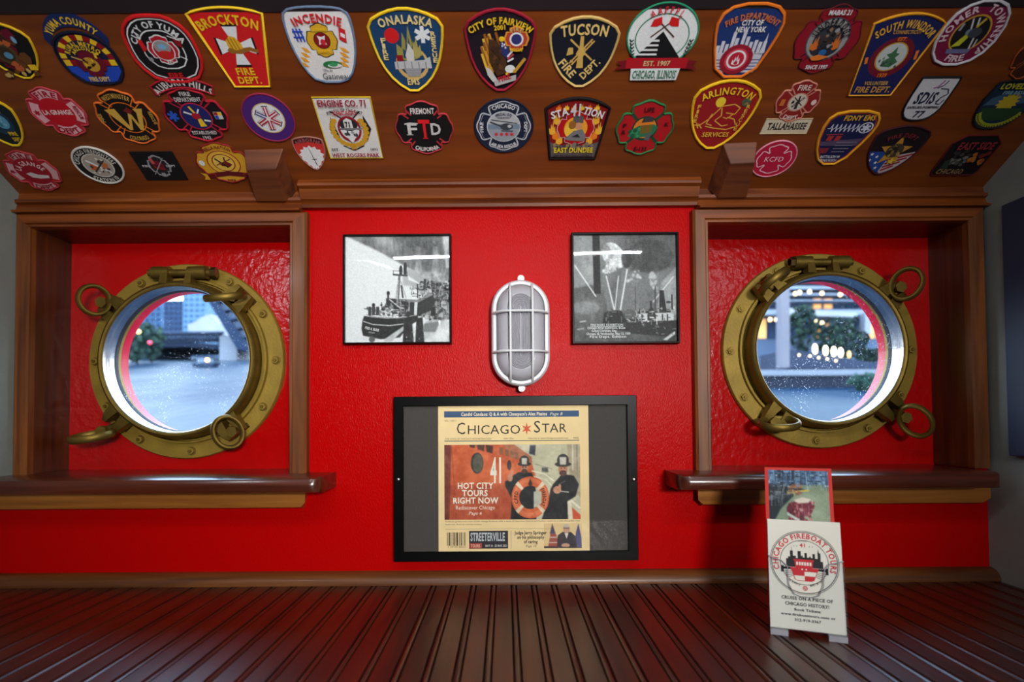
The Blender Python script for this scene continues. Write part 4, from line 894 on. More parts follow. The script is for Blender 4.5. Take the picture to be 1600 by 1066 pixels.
    mb.build('logo_skyline', rr)
    mb = MB()
    f.poly(mb, [(cu - .26, cv + .03), (cu + .24, cv + .03), (cu + .22, cv - .13), (cu - .24, cv - .13)], .0005, red); f.poly(mb, [(cu - .29, cv + .055), (cu + .27, cv + .055), (cu + .26, cv + .025), (cu - .28, cv + .025)], .00055, red)
    for k in range(6): f.poly(mb, [(cu - .215 + k * .072, cv + .005), (cu - .165 + k * .072, cv + .005), (cu - .165 + k * .072, cv - .055), (cu - .215 + k * .072, cv - .055)], .0006, white)
    f.poly(mb, [(cu - .38, cv - .10), (cu + .38, cv - .10), (cu + .36, cv - .16), (cu - .36, cv - .16)], .00052, red)
    hull = [(-.35, -.155), (.35, -.155), (.26, -.32), (.18, -.345), (-.20, -.345), (-.27, -.32)]
    f.poly(mb, [(cu + u, cv + v) for u, v in hull], .00050, red)
    f.poly(mb, [(cu + .0, cv - .17), (cu + .325, cv - .17), (cu + .285, cv - .25), (cu + .0, cv - .25)], .0006, white); f.poly(mb, [(cu - .285, cv - .25), (cu + .0, cv - .25), (cu + .0, cv - .335), (cu - .20, cv - .335), (cu - .25, cv - .315)], .0006, white)
    for s_ in (-.06, .05): f.poly(mb, ell(cu + s_, cv - .13, .022, .022 / wl, 14), .0006, white)
    f.poly(mb, star(cu, cv - .475, .075, 8, .8, 22, .075 / wl), .0005, red); f.text(mb, 'CFD', cu - .045, cv - .50, cu + .045, cv - .50, .045, .0006, white)
    mb.build('logo_boat', rr)
    mb = MB()
    for st, a0, a1, yy, h in (('CRUISE ON A PIECE OF', -.68, .70, -.475, .056), ('CHICAGO HISTORY!', -.58, .60, -.580, .056), ('Book Tickets:', -.34, .38, -.672, .044), ('www.fireboattours.com or', -.70, .74, -.764, .040), ('312-919-3367', -.34, .36, -.856, .046)):
        f.text(mb, st, a0, yy, a1, yy, h, .0004, blk, serif=True)
    mb.build('card_text', rr)
    # taller picture card at the back
    rr, f = sheet('leaflet', -hw + .000, hw - .006, .004, .2285, .0185, .0015, ink((206, 48, 40)), 'tall red-bordered picture card standing behind the white logo cards', .0)
    pf = Flat(f.P(0, .02, 0), f.ex, f.ey, f.hx * .89, f.hy * .945)
    p = Paint(100, 200, (62, 84, 92)); p.grad((70, 110, 150), (60, 84, 86)); S = .30
    q = lambda pts: [(a, b * S) for a, b in pts]
    for k in range(26):
        x0 = random.random(); p.poly(q([(x0, -.1), (x0 + .03 + .05 * random.random(), -.1), (x0 + .07, .42), (x0, .42)]), random.choice([(40, 60, 84), (84, 120, 160), (120, 156, 190), (30, 44, 62), (60, 90, 120)]), 1, .8)
    p.poly(q([(0, .38), (1, .32), (1, 3), (0, 3)]), (126, 146, 122), 2); p.poly(q([(.45, .5), (1, .42), (1, 3), (.3, 3)]), (146, 162, 136), 4, .7)
    p.poly(q([(0, .35), (.5, .38), (.62, .46), (0, .70)]), (38, 44, 50), 1); p.poly(q([(0, .62), (.6, .47), (.55, .54), (0, .78)]), (96, 108, 116), 1); p.poly(q([(0, .72), (.5, .55), (.4, .62), (.2, .9), (0, 1.4)]), (26, 38, 46), 2)
    p.poly(q([(.36, .33), (.55, .32), (.56, .42), (.32, .43)]), (150, 104, 76), 1); p.line(q([(.45, .50), (.68, .46)]), .012, (206, 190, 90), 0); p.blobs(16, (.3, .14, .6, .17), .012, [(190, 170, 110), (170, 90, 70)], .8)
    p.poly(q([(.30, .86), (.36, .76), (.52, .68), (.68, .70), (.76, .80), (.70, .98), (.52, 1.10), (.36, 1.06), (.30, .96)]), (112, 34, 52), 1); p.poly(q([(.42, .70), (.56, .62), (.70, .66), (.66, .74), (.48, .77)]), (216, 206, 190), 1); p.blobs(70, (.34, .29, .70, .38), .016, [(150, 60, 72), (84, 24, 40), (190, 120, 120)], .8); p.line(q([(.30, 1.0), (.5, 1.15)]), .02, (200, 214, 206), 1)
    p.clutter(160, q([(0, 0), (1, 0), (1, .38), (0, .40)]), [(30, 46, 66), (120, 160, 196), (70, 104, 140), (170, 200, 220), (24, 34, 50)], .03, 3); p.clutter(60, q([(0, .38), (.5, .42), (.3, .7), (0, .8)]), [(24, 32, 40), (120, 130, 138), (60, 74, 84)], .05, 4); p.clutter(40, q([(.34, .78), (.74, .74), (.70, 1.0), (.38, 1.04)]), [(170, 90, 100), (80, 20, 36), (220, 180, 176)], .02, 5); p.mottle(p.mask(q([(.3, .5), (1, .4), (1, 3), (.2, 3)])), 8, 20, 4, .4)
    p.noise(5, 0); p.mesh('printed_picture', pf, .0003, rr)
leaflets()

# ------------------------------------------------------------------ the river outside (the boat lies heeled, so the water rises from the hull)
def wz(y): return CZ - 1.58 + .124 * y
def outside():
    wm = bpy.data.materials.new('river_water'); wm.use_nodes = True; t = wm.node_tree; b = t.nodes['Principled BSDF']; b.inputs['Roughness'].default_value = .4; b.inputs['Specular IOR Level'].default_value = .02
    tcn = t.nodes.new('ShaderNodeTexCoord'); mp = t.nodes.new('ShaderNodeMapping'); mp.inputs['Scale'].default_value = (1, .45, 1); t.links.new(tcn.outputs['Object'], mp.inputs[0])
    n = t.nodes.new('ShaderNodeTexNoise'); n.inputs['Scale'].default_value = .7; n.inputs['Detail'].default_value = 4; bp = t.nodes.new('ShaderNodeBump'); bp.inputs['Strength'].default_value = .5; bp.inputs['Distance'].default_value = .5
    t.links.new(mp.outputs[0], n.inputs['Vector']); t.links.new(n.outputs[0], bp.inputs['Height']); t.links.new(bp.outputs[0], b.inputs['Normal'])
    n2 = t.nodes.new('ShaderNodeTexNoise'); n2.inputs['Scale'].default_value = .13; n2.inputs['Detail'].default_value = 6; r = t.nodes.new('ShaderNodeValToRGB')
    r.color_ramp.elements[0].position = .45; r.color_ramp.elements[0].color = (.008, .026, .052, 1); r.color_ramp.elements[1].position = .57; r.color_ramp.elements[1].color = (.050, .068, .084, 1)
    t.links.new(mp.outputs[0], n2.inputs['Vector']); t.links.new(n2.outputs[0], r.inputs[0]); t.links.new(r.outputs[0], b.inputs['Base Color'])
    mb = MB(); mb.add([(-160, 1.6, wz(1.6)), (160, 1.6, wz(1.6)), (160, 150, wz(150)), (-160, 150, wz(150))], [(0, 1, 2, 3)], wm); o = mb.build('river_water'); tag(o, 'blue grey river water seen through the portholes', 'river', kind='structure')
    def ext(key, c):
        m = mat('outside_' + key, tuple(int(255 * (lambda v: 12.92 * v if v < .0031308 else 1.055 * v ** (1 / 2.4) - .055)(lin(x) * .42)) for x in c), .8, 0, None, .12, .3, spec=.2); return m
    LP = lambda x, y: (100 + x * .3378, 380 + y * .3378); RP = lambda x, y: (1090 + x * .3377, 370 + y * .3377)
    def slab(mb, P, pts, Y, dep, mt):
        q = [at_y(*P(*p), Y) for p in pts]; mb.loft([[(v.x, v.y, v.z) for v in q], [(v.x, v.y + dep, v.z) for v in q]], mt, True, (True, True))
    def tower(P, x0, x1, y0, y1, Y, col, lab, rows, cols, wcol, step=0):
        a = at_y(*P(x0, y0), Y); b = at_y(*P(x1, y1), Y); zb = wz(Y) - .5
        r = root('tower_block', ((a.x + b.x) / 2, Y, zb), lab, 'building'); mb = MB(); m = ext('%d_%d_%d' % col, col)
        dpt = min(14, (b.x - a.x)); mb.box((a.x, Y, zb), (b.x, Y + dpt, a.z), m)
        if step: mb.box((a.x + (b.x - a.x) * .25, Y + .5, a.z - .1), (a.x + (b.x - a.x) * .75, Y + dpt * .7, a.z + step), m)
        mb.build('tower_body', r)
        for i in range(cols):
            mb = MB(); xa = a.x + (b.x - a.x) * (i + .22) / cols; xb = a.x + (b.x - a.x) * (i + .78) / cols; hh = (a.z - zb) / rows
            for k in range(rows): mb.box((xa, Y - .12, zb + hh * (k + .25)), (xb, Y + .1, zb + hh * (k + .78)), ext('w%d_%d_%d' % wcol, wcol))
            mb.build('window_column', r)
    tower(LP, 330, 372, 250, 520, 150, (96, 138, 180), 'pale blue tower at the far left beyond the bridge', 12, 2, (60, 92, 134))
    tower(LP, 372, 448, 292, 520, 132, (84, 128, 172), 'low blue office tower behind the riverside trees', 9, 3, (54, 84, 126), 1.5)
    tower(LP, 462, 551, 266, 520, 120, (70, 100, 142), 'dark blue square tower beyond the bridge', 11, 4, (48, 72, 110))
    tower(LP, 551, 655, 120, 520, 110, (132, 178, 214), 'tallest light blue glass tower beyond the bridge', 16, 4, (86, 132, 178))
    tower(LP, 690, 860, 250, 520, 125, (110, 146, 180), 'wide blue building behind the raised truss', 10, 5, (70, 104, 140))
    mb = MB(); slab(mb, LP, [(575, 420), (572, 378), (610, 362), (640, 340), (676, 328), (712, 372), (722, 420)], 90, 12, ext('pale_roof', (206, 214, 226))); tag(mb.build('tent_pavilion'), 'white peaked pavilion above the bridge parapet', 'pavilion')
    # bridge
    Y = 66; r = root('river_bridge', at_y(*LP(560, 540), Y), 'dark girder bridge across the river through the left porthole', 'bridge'); dk = ext('bridge_steel', (34, 54, 84)); pale = ext('bridge_rail', (88, 112, 146))
    mb = MB(); slab(mb, LP, [(376, 484), (376, 456), (560, 456), (735, 470), (735, 494), (560, 478)], Y, 9, dk); mb.build('girder', r)
    mb = MB(); 
    for k in range(19): slab(mb, LP, [(430 + k * 16, 458), (430 + k * 16, 414), (438 + k * 16, 414), (438 + k * 16, 458)], Y - .2, .4, dk)
    slab(mb, LP, [(426, 418), (426, 408), (735, 408), (735, 418)], Y - .2, .4, pale); slab(mb, LP, [(426, 440), (426, 430), (735, 430), (735, 440)], Y - .2, .4, pale); mb.build('railing', r)
    mb = MB(); a = at_y(*LP(720, 430), Y - 1); b = at_y(*LP(800, 545), Y - 1); mb.box((a.x, Y - 1, wz(Y) - .5), (b.x, Y + 10, a.z), ext('pier_stone', (176, 188, 204))); mb.build('pier', r)
    mb = MB(); a = at_y(*LP(352, 484), Y); b = at_y(*LP(392, 545), Y); mb.box((a.x, Y, wz(Y) - .5), (b.x, Y + 9, a.z), ext('abutment', (48, 74, 100))); mb.build('abutment', r)
    mb = MB(); slab(mb, LP, [(640, 225), (672, 222), (850, 470), (850, 500), (800, 490)], Y - 3, 5, ext('leaf_steel', (46, 70, 104)))
    mb.build('raised_truss', r)
    mb = MB()
    for k in range(6):
        f = k / 6; x0, y0 = 668 + 170 * f, 232 + 250 * f; slab(mb, LP, [(x0, y0), (x0 + 12, y0), (x0 + 60, y0 - 6), (x0 + 60, y0 - 16)], Y - 3, 1, dk)
    mb.build('truss_bracing', r)
    lf = [(58, 92, 84), (44, 76, 72), (76, 108, 92)]
    def tree(P, x, y0, y1, wd, Y, lab, cols, seed):
        rnd = random.Random(seed); a = at_y(*P(x, y0), Y); b = at_y(*P(x + wd / 2, y1), Y); rad = abs(b.x - a.x); zb = wz(Y) if P is LP else b.z; h = a.z - zb
        r = root('riverside_tree', (a.x, Y, zb - .2), lab, 'tree', 'trees along the far bank'); mb = MB(); mb.tube([(a.x, Y, zb - .3), (a.x, Y, zb + h * .5)], rad * .08, ext('bark', (58, 56, 54)), 8); mb.build('trunk', r)
        mb = MB()
        for k in range(150):
            t = rnd.random() * 2 * PI; q = (rnd.random() ** .5); zz = rnd.uniform(.12, 1); wr = rad * (math.sin(PI * min(1, .18 + .8 * (1 - zz) + .1)) * .9 + .1)
            p = Vector((a.x + math.cos(t) * wr * q, Y + math.sin(t) * wr * q, zb + h * zz)); s_ = rad * rnd.uniform(.14, .30); c = rnd.choice(cols)
            ax = Vector((rnd.gauss(0, 1), rnd.gauss(0, 1), rnd.gauss(0, 1))).normalized(); u = ax.orthogonal().normalized(); v = ax.cross(u)
            ring = [p + (u * math.cos(2 * PI * j / 6) + v * math.sin(2 * PI * j / 6)) * s_ for j in range(6)]
            mb.add([p + ax * s_ * .7] + ring + [p - ax * s_ * .7], [(0, 1 + j, 1 + (j + 1) % 6) for j in range(6)] + [(7, 1 + (j + 1) % 6, 1 + j) for j in range(6)], ext('leaf_%d_%d_%d' % c, c))
        mb.build('foliage', r)
    for k, (x, y0, wd, lab) in enumerate(((268, 380, 150, 'bushy green tree at the left edge of the left porthole view'), (340, 372, 130, 'tall green riverside tree by the yellow lamp'), (405, 392, 110, 'green tree nearest the bridge end'), (318, 450, 110, 'low green shrub tree above the embankment'))): tree(LP, x, y0, 540, wd, 48 + 4.5 * k, lab, lf, k)
    def glow(P, x, y, rx, ry, Y, mt, name, lab, cat, group=None, parent=None):
        c = at_y(*P(x, y), Y); a = at_y(*P(x + rx, y), Y); b = at_y(*P(x, y - ry), Y); hx, hz = a.x - c.x, b.z - c.z; rings = []
        for k in range(1, 8): t = PI * k / 8; rings.append([(c.x + hx * math.sin(t) * math.cos(2 * PI * j / 12), Y + hx * math.sin(t) * math.sin(2 * PI * j / 12), c.z - hz * math.cos(t)) for j in range(12)])
        mb = MB(); mb.loft(rings, mt, True, (True, True)); o = mb.build(name, parent, smooth=60)
        if parent is None: tag(o, lab, cat, group)
    glow(LP, 345, 410, 9, 9, 44, emit('yellow_lamp_glow', (255, 214, 120), 4), 'shore_lamp', 'yellow lamp in the trees left of the bridge', 'lamp'); glow(LP, 397, 460, 8, 8, 44, emit('red_lamp_glow', (240, 60, 90), 3), 'shore_lamp', 'small red lamp at the bridge end', 'lamp')
    # tour boat
    Y = 44; c = at_y(*LP(657, 615), Y); z0 = wz(Y); r = root('tour_boat', (c.x, Y, z0), 'small blue grey boat on the river with an orange deck lamp', 'boat'); mb = MB(); s_ = abs(at_y(*LP(715, 600), Y).x - c.x)
    hullp = [(-1, .30), (-.8, 0), (.7, 0), (1, .36)]; mb.loft([[(c.x + u * s_, Y - s_ * .35, z0 + v * s_) for u, v in hullp], [(c.x + u * s_, Y + s_ * .35, z0 + v * s_) for u, v in hullp]], ext('boat_hull', (54, 76, 108)), True, (True, True)); mb.build('boat_hull', r)
    mb = MB(); mb.box((c.x - s_ * .6, Y - s_ * .25, z0 + .28 * s_), (c.x + s_ * .45, Y + s_ * .25, z0 + .75 * s_), ext('boat_cabin', (150, 172, 196))); mb.box((c.x - s_ * .7, Y - s_ * .3, z0 + .75 * s_), (c.x + s_ * .55, Y + s_ * .3, z0 + .84 * s_), ext('boat_roof', (64, 86, 116))); mb.build('boat_cabin', r)
    glow(LP, 663, 541, 9, 9, Y - 1, emit('orange_lamp_glow', (255, 190, 90), 5), 'deck_lamp', '', '', parent=r)
    # right side: quay, terrace, building
    Y = 20; q0 = at_y(*RP(150, 640), Y); q1 = at_y(*RP(1000, 640), Y); qz = at_y(*RP(560, 640), Y).z
    mb = MB(); mb.box((q0.x - 6, Y, wz(Y) - .6), (q1.x + 6, Y + 14, qz), ext('quay_stone', (50, 58, 78))); mb.box((q0.x - 6, Y - .12, qz - .02), (q1.x + 6, Y + 14, qz + .18), ext('quay_cap', (166, 178, 194))); mb.box((q0.x - 6, Y - 1.0, wz(Y) - .6), (q1.x + 6, Y, qz - .75), ext('quay_ledge', (140, 152, 170))); tag(mb.build('quay'), 'pale topped stone quay through the right porthole', 'quay', kind='structure')
    Yf = 42; r = r_build = root('terrace_building', at_y(*RP(580, 560), Yf), 'blue grey terraced building with lit windows behind the quay', 'building'); fc = ext('facade', (112, 136, 172)); a = at_y(*RP(200, 100), Yf); b = at_y(*RP(980, 600), Yf)
    mb = MB(); mb.box((a.x, Yf, b.z - 1), (b.x, Yf + 8, a.z + 3), fc); mb.build('facade_wall', r)
    for y0, y1 in ((150, 156), (175, 190), (206, 211), (228, 242), (262, 270), (292, 297), (338, 362)):
        mb = MB(); slab(mb, RP, [(200, y1), (200, y0), (980, y0), (980, y1)], Yf - 1.4, 1.5, ext('floor_band', (176, 192, 212))); mb.build('floor_slab', r)
    mb = MB(); slab(mb, RP, [(420, 362), (420, 330), (740, 352), (740, 372)], Yf - 3, 2.8, ext('awning', (206, 214, 224))); mb.build('awning', r)
    for k, x in enumerate((300, 345, 455, 505, 555, 605, 655, 705, 750, 800, 845)):
        for y0, y1 in ((195, 226), (275, 332), (380, 470)):
            mb = MB(); slab(mb, RP, [(x - 17, y1), (x - 17, y0), (x + 17, y0), (x + 17, y1)], Yf - .15, .3, emit('lit_window_warm', (236, 164, 92), .8) if (k * 7 + y0) % 5 in (0, 3) else ext('dark_pane', (58, 84, 124))); mb.build('window_pane', r)
    for x0, x1, yb in ((698, 724, 470), (775, 803, 450)):
        mb = MB(); slab(mb, RP, [(x0, yb), (x0, 352), (x1, 352), (x1, yb)], Yf - 2, .6, ext('column_paint', (186, 198, 214))); mb.build('column', r)
    mb = MB(); slab(mb, RP, [(386, 605), (386, 100), (426, 100), (426, 605)], 22, .4, ext('post_stone', (158, 156, 168))); tag(mb.build('quay_post'), 'tall pale post on the quay left of the lanterns', 'post')
    mb = MB(); slab(mb, RP, [(426, 610), (426, 520), (520, 535), (700, 565), (870, 590), (870, 610)], 25.5, 3, ext('ramp_wall', (66, 78, 104))); tag(mb.build('garden_ramp'), 'dark sloping garden wall under the lanterns', 'wall', kind='structure')
    lf2 = [(38, 70, 62), (30, 56, 54), (56, 86, 66)]
    for k, (x, y0, y1, wd, lab) in enumerate(((480, 325, 600, 130, 'tall dark green tree behind the quay post'), (600, 385, 600, 130, 'round dark green tree behind the lanterns'), (680, 375, 600, 120, 'dark green tree right of the lanterns'), (745, 440, 600, 90, 'small dark shrub tree by the terrace column'), (800, 520, 600, 90, 'low green bush at the right end of the quay'))): tree(RP, x, y0, y1, wd, 29 + k * 1.7, lab, lf2, 20 + k)
    tree(RP, 775, 640, 730, 130, 18.6, 'leafy green bush overhanging the quay ledge', [(62, 104, 88), (46, 84, 74)], 31)
    lg = emit('lantern_glow', (255, 226, 176), 5)
    for k, (x, y, s_) in enumerate(((543, 520, 1), (592, 527, 1), (630, 532, 1), (662, 537, .95), (701, 546, .7))):
        glow(RP, x, y, 10 * s_, 24 * s_, 24.4 + k * .3, lg if k < 4 else emit('amber_lantern_glow', (236, 176, 96), 2.5), 'garden_lantern', ('leftmost glowing lantern of the row on the quay garden', 'second glowing lantern from the left in the quay garden row', 'third glowing lantern from the left in the quay garden row', 'fourth glowing lantern from the left in the quay garden row', 'dimmer amber lantern at the right end of the quay garden row')[k], 'lantern', 'lanterns in the quay garden')
    wl_ = emit('warm_wall_light', (255, 206, 140), 4)
    for k, (x, y) in enumerate(((335, 384), (365, 384), (545, 392), (575, 400), (472, 258), (518, 255), (660, 268), (452, 264), (575, 262))): glow(RP, x, y, 8, 9, Yf - 3.4, wl_, 'wall_light', '', '', parent=r_build)
    for k, (x, y) in enumerate(((470, 548), (520, 552), (560, 560), (600, 566), (640, 574))): glow(RP, x, y, 5, 5, 24.2, wl_, 'path_light', ('first small path light from the quay post, on the dark garden wall', 'second small path light from the quay post, on the dark garden wall', 'third small path light from the quay post, on the dark garden wall', 'fourth small path light from the quay post, on the dark garden wall', 'fifth small path light from the quay post, on the dark garden wall')[k], 'path light', 'path lights on the garden wall')
outside()
# ------------------------------------------------------------------ embroidered patches on the sloped ceiling
WHT = (226, 230, 232); BLK = (16, 17, 20); RED = (206, 26, 30); DRED = (140, 16, 26); YEL = (236, 196, 34); GLD = (196, 150, 48); NAVY = (18, 30, 62); BLU = (34, 74, 190)
ORG = (232, 120, 30); GRN = (36, 120, 66); GRY = (150, 154, 160); LBL = (120, 176, 216); BRN = (104, 66, 30); MAR = (104, 16, 40); TAN = (206, 174, 104); PNK = (226, 130, 140); DGY = (70, 72, 78)
class Patch:
    def __init__(s, cx, cy, w_, h_, outline, field, border, label, bt=2.0, rot=0.0, thick=.0016):
        s.c = on_ceil(cx, cy); d = s.c - EYE
        def py(p): q = CAMR.transposed() @ (p - EYE); return CY - q.y / -q.z * F, CX + q.x / -q.z * F
        y0, x0 = py(s.c); e = .005
        sxp = (py(s.c + Vector((e, 0, 0)))[1] - x0) / e; syp = -(py(s.c + CE_Y * e)[0] - y0) / e
        s.pxm = 1 / sxp; r = math.radians(rot)
        ex = Vector((1, 0, 0)) * math.cos(r) + CE_Y * math.sin(r); ey = CE_Y * math.cos(r) - Vector((1, 0, 0)) * math.sin(r)
        s.f = Flat(s.c, ex, ey, w_ / 2 / sxp, h_ / 2 / syp); s.t = thick; s.lay = thick
        s.root = root('embroidered_patch', s.c, label, 'patch', 'fire department patches on the sloped ceiling')
        mb = MB(); s.f.poly(mb, outline, thick, thread(field), base=0.0); s.base = mb
        s.bd = MB()
        if border:
            q = [s.f.P(u, v, thick * .75) for u, v in outline]; s.bd.tube(q, bt * s.pxm, thread(border), 6, True)
        s.em = MB(); s.le = {}
    def line(s, st, u):
        k = ('col', u > 0) if len(st) == 1 else (st, len(s.le)); return s.le.setdefault(k, MB())
    def up(s): s.lay += .00006; return s.lay
    def P(s, col, pts): s.f.poly(s.em, pts, s.up(), thread(col)); return s
    def D(s, col, u, v, ru, rv=None, n=24): return s.P(col, ell(u, v, ru, rv or ru, n))
    def L(s, col, pts, wd, closed=False):
        w_ = s.up(); asp = s.f.hy / s.f.hx
        P_ = [(u, v * asp) for u, v in pts]
        for q in band(P_, wd, closed): s.f.poly(s.em, [(u, v / asp) for u, v in q], w_, thread(col))
        return s
    def R(s, col, u, v, ru, rv, wd): return s.L(col, ell(u, v, ru, rv, 32), wd, True)
    def T(s, col, st, u0, v0, u1, v1, h, **k): s.f.text(s.line(st, u0), st, u0, v0, u1, v1, h, s.up() + .0003, thread(col), **k); return s
    def A(s, col, st, u, v, ru, rv, a0, a1, h, **k): s.f.arc(s.line(st, u), st, u, v, ru, rv, a0, a1, h, s.up() + .0003, thread(col), **k); return s
    def blobs(s, cols, box, n, r, seed=1):
        rnd = random.Random(seed)
        for _ in range(n):
            u = rnd.uniform(box[0], box[2]); v = rnd.uniform(box[1], box[3]); q = [(u + r * rnd.uniform(.4, 1) * math.cos(a * PI / 3), v + r * rnd.uniform(.4, 1) * math.sin(a * PI / 3)) for a in range(6)]
            s.P(rnd.choice(cols), q)
        return s
    def flame(s, col, u, v, w_, h_): return s.P(col, [(u - w_, v), (u - w_ * .9, v + h_ * .45), (u - w_ * .5, v + h_ * .3), (u - w_ * .3, v + h_ * .8), (u, v + h_ * .45), (u + w_ * .25, v + h_), (u + w_ * .5, v + h_ * .4), (u + w_ * .85, v + h_ * .6), (u + w_, v), (u, v - h_ * .15)])
    def axe(s, col, hcol, u, v, l, a):
        t = math.radians(a); d = (math.cos(t), math.sin(t)); n_ = (-d[1], d[0]); e = (u + d[0] * l, v + d[1] * l)
        s.L(hcol, [(u - d[0] * l, v - d[1] * l), e], l * .16); k = l * .42
        return s.P(col, [(e[0] - d[0] * k + n_[0] * .06, e[1] - d[1] * k), (e[0] - d[0] * k * 1.2 + n_[0] * k, e[1] - d[1] * k * 1.2 + n_[1] * k), (e[0] + d[0] * k * .2 + n_[0] * k * 1.1, e[1] + n_[1] * k * 1.1 + d[1] * k * .2), (e[0], e[1]), (e[0] - n_[0] * k * .5, e[1] - n_[1] * k * .5), (e[0] - d[0] * k - n_[0] * .02, e[1] - d[1] * k)])
    def done(s):
        s.base.build('backing', s.root)
        if s.bd.v: s.bd.build('border', s.root, smooth=60)
        if s.em.v: s.em.build('emblem', s.root)
        for m in s.le.values(): m.build('lettering', s.root)
def shield(top=.72, waist=.1, arch=1.0):
    return chaikin([(-1, top), (-.5, .5 + arch * .42), (0, arch), (.5, .5 + arch * .42), (1, top), (.97, waist + .1), (.82, -.25), (.5, -.70), (0, -1), (-.5, -.70), (-.82, -.25), (-.97, waist + .1)], 1)
def keystone(wb=.62, arch=1.0, side=.82):
    return [(-1, side)] + [(-1 + 2 * k / 12, side + (arch - side) * (1 - (-1 + 2 * k / 12) ** 2)) for k in range(1, 12)] + [(1, side), (wb, -1), (-wb, -1)]
CIRC = ell(0, 0, 1, 1, 44); MALT = chaikin(maltese(), 1)
def solm(p, col, u, v, r, rv=None):
    rv = rv or r
    for a in (90, 30, 150):
        t = math.radians(a); c, s_ = math.cos(t), math.sin(t); n_ = (-s_ * .24, c * .24)
        p.P(col, [(u + (c + n_[0]) * r, v + (s_ + n_[1]) * rv), (u + (-c + n_[0]) * r, v + (-s_ + n_[1]) * rv), (u + (-c - n_[0]) * r, v + (-s_ - n_[1]) * rv), (u + (c - n_[0]) * r, v + (s_ - n_[1]) * rv)])
def tools(p, col, u, v, r):
    """ladder, hook, axe and hydrant of a fire scramble"""
    p.L(col, [(u - r * .7, v - r * .7), (u + r * .7, v + r * .8)], r * .10); p.L(col, [(u - r * .55, v - r * .8), (u + r * .85, v + r * .7)], r * .10)
    for k in range(4): f = -.6 + k * .4; p.L(col, [(u + f * r - .05 * r, v + f * r + .1 * r), (u + f * r + .15 * r, v + f * r - .06 * r)], r * .08)
    p.L(col, [(u - r * .75, v + r * .8), (u + r * .8, v - r * .5)], r * .12); p.P(col, [(u - r * .85, v + r * .3), (u - r * .95, v - r * .2), (u - r * .5, v - r * .1), (u - r * .55, v + r * .3)])
    p.P(col, [(u - r * .22, v - r), (u + r * .26, v - r), (u + r * .18, v - r * .25), (u + r * .34, v - r * .1), (u + r * .15, v + r * .3), (u + r * .12, v + r), (u - r * .10, v + r), (u - r * .12, v + r * .3), (u - r * .32, v - r * .1), (u - r * .16, v - r * .25)])
def cross_lines(p, col, r0=.42, r1=.92, wd=.05):
    for a in (45, 135, 225, 315):
        for d in (-7, 7): t = math.radians(a + d); p.L(col, [(r0 * math.cos(t), r0 * math.sin(t)), (r1 * .82 * math.cos(t), r1 * .82 * math.sin(t))], wd)

# ---- top row, left to right
p = Patch(14, 80, 92, 92, shield(.55, .1, .95), (18, 20, 20), YEL, 'dark shield patch with yellow edge, cut off at the left of the top row', 2.0)
p.blobs([BRN, (88, 44, 24), (60, 30, 20), MAR], (-.6, -.55, .6, .6), 26, .3, 3).D((86, 66, 40), -.1, -.05, .36).D((60, 46, 28), -.1, -.05, .26).blobs([(190, 96, 48)], (-.1, .3, .2, .6), 3, .16, 4).blobs([(190, 96, 48)], (-.3, -.6, .1, -.35), 3, .16, 5).D(LBL, .50, .42, .07, .12).D((90, 150, 180), -.05, -.10, .14, .12).P(YEL, [(.36, -.42), (.62, -.42), (.62, -.62), (.36, -.62)]).blobs([TAN, BRN], (-.7, -.8, .5, -.6), 8, .12, 6).done()

p = Patch(139, 91, 92, 82, chaikin([(-1, .1), (-.86, .62), (-.45, .93), (0, 1), (.45, .93), (.86, .62), (1, .1), (.95, -.5), (.55, -1), (-.55, -1), (-.95, -.5)], 1), NAVY, (14, 20, 44), 'navy patch of red and yellow checks with a curved YUMA COUNTY tab above it', 2.2)
p.P(BLU, [(-.88, -.25), (.88, -.25), (.86, -.5), (.5, -.92), (-.5, -.92), (-.86, -.5)])
for k in range(13):
    a = 180 - k * 15 + 6; t0, t1 = math.radians(a + 7), math.radians(a - 7); p.P(YEL if k % 2 else DRED, [(.90 * math.cos(t0), .90 * math.sin(t0)), (.90 * math.cos(t1), .90 * math.sin(t1)), (.70 * math.cos(t1), .70 * math.sin(t1)), (.70 * math.cos(t0), .70 * math.sin(t0))])
for k in range(8): p.P(YEL if k in (0, 2, 5, 7) else DRED, [(-.88 + k * .22, -.02), (-.66 + k * .22, -.02), (-.66 + k * .22, -.25), (-.88 + k * .22, -.25)])
p.P(MAR, maltese(0, -.18, .50, .52)).D(GLD, 0, -.20, .26, .28).blobs([BLK, YEL, BRN], (-.16, -.38, .16, 0), 14, .07, 2).L(YEL, [(.30, .05), (.34, .22), (.46, .22)], .08).L(TAN, [(-.5, .12), (-.2, -.02)], .05)
p.A(YEL, 'RURAL METRO', 0, 0, .52, .52, 158, 22, .17).A(YEL, 'ARIZONA', 0, 0, .36, .38, 150, 30, .12).T(YEL, 'FIRE DEPT', -.36, -.84, .36, -.84, .17)
# curved tab
tab = [(1.02 * math.cos(math.radians(a)) * 1.0, 1.05 * math.sin(math.radians(a)) + .12) for a in range(160, 19, -10)] + [(1.15 * math.cos(math.radians(a)), 1.56 * math.sin(math.radians(a)) + .12) for a in range(24, 157, 11)]
tm = MB(); p.f.poly(tm, tab, .0013, thread((22, 38, 92)), base=0); p.f.arc(tm, 'YUMA COUNTY', 0, .12, .92, 1.15, 140, 40, .24, .0018, thread(YEL)); tm.build('curved_tab', p.root); p.done()

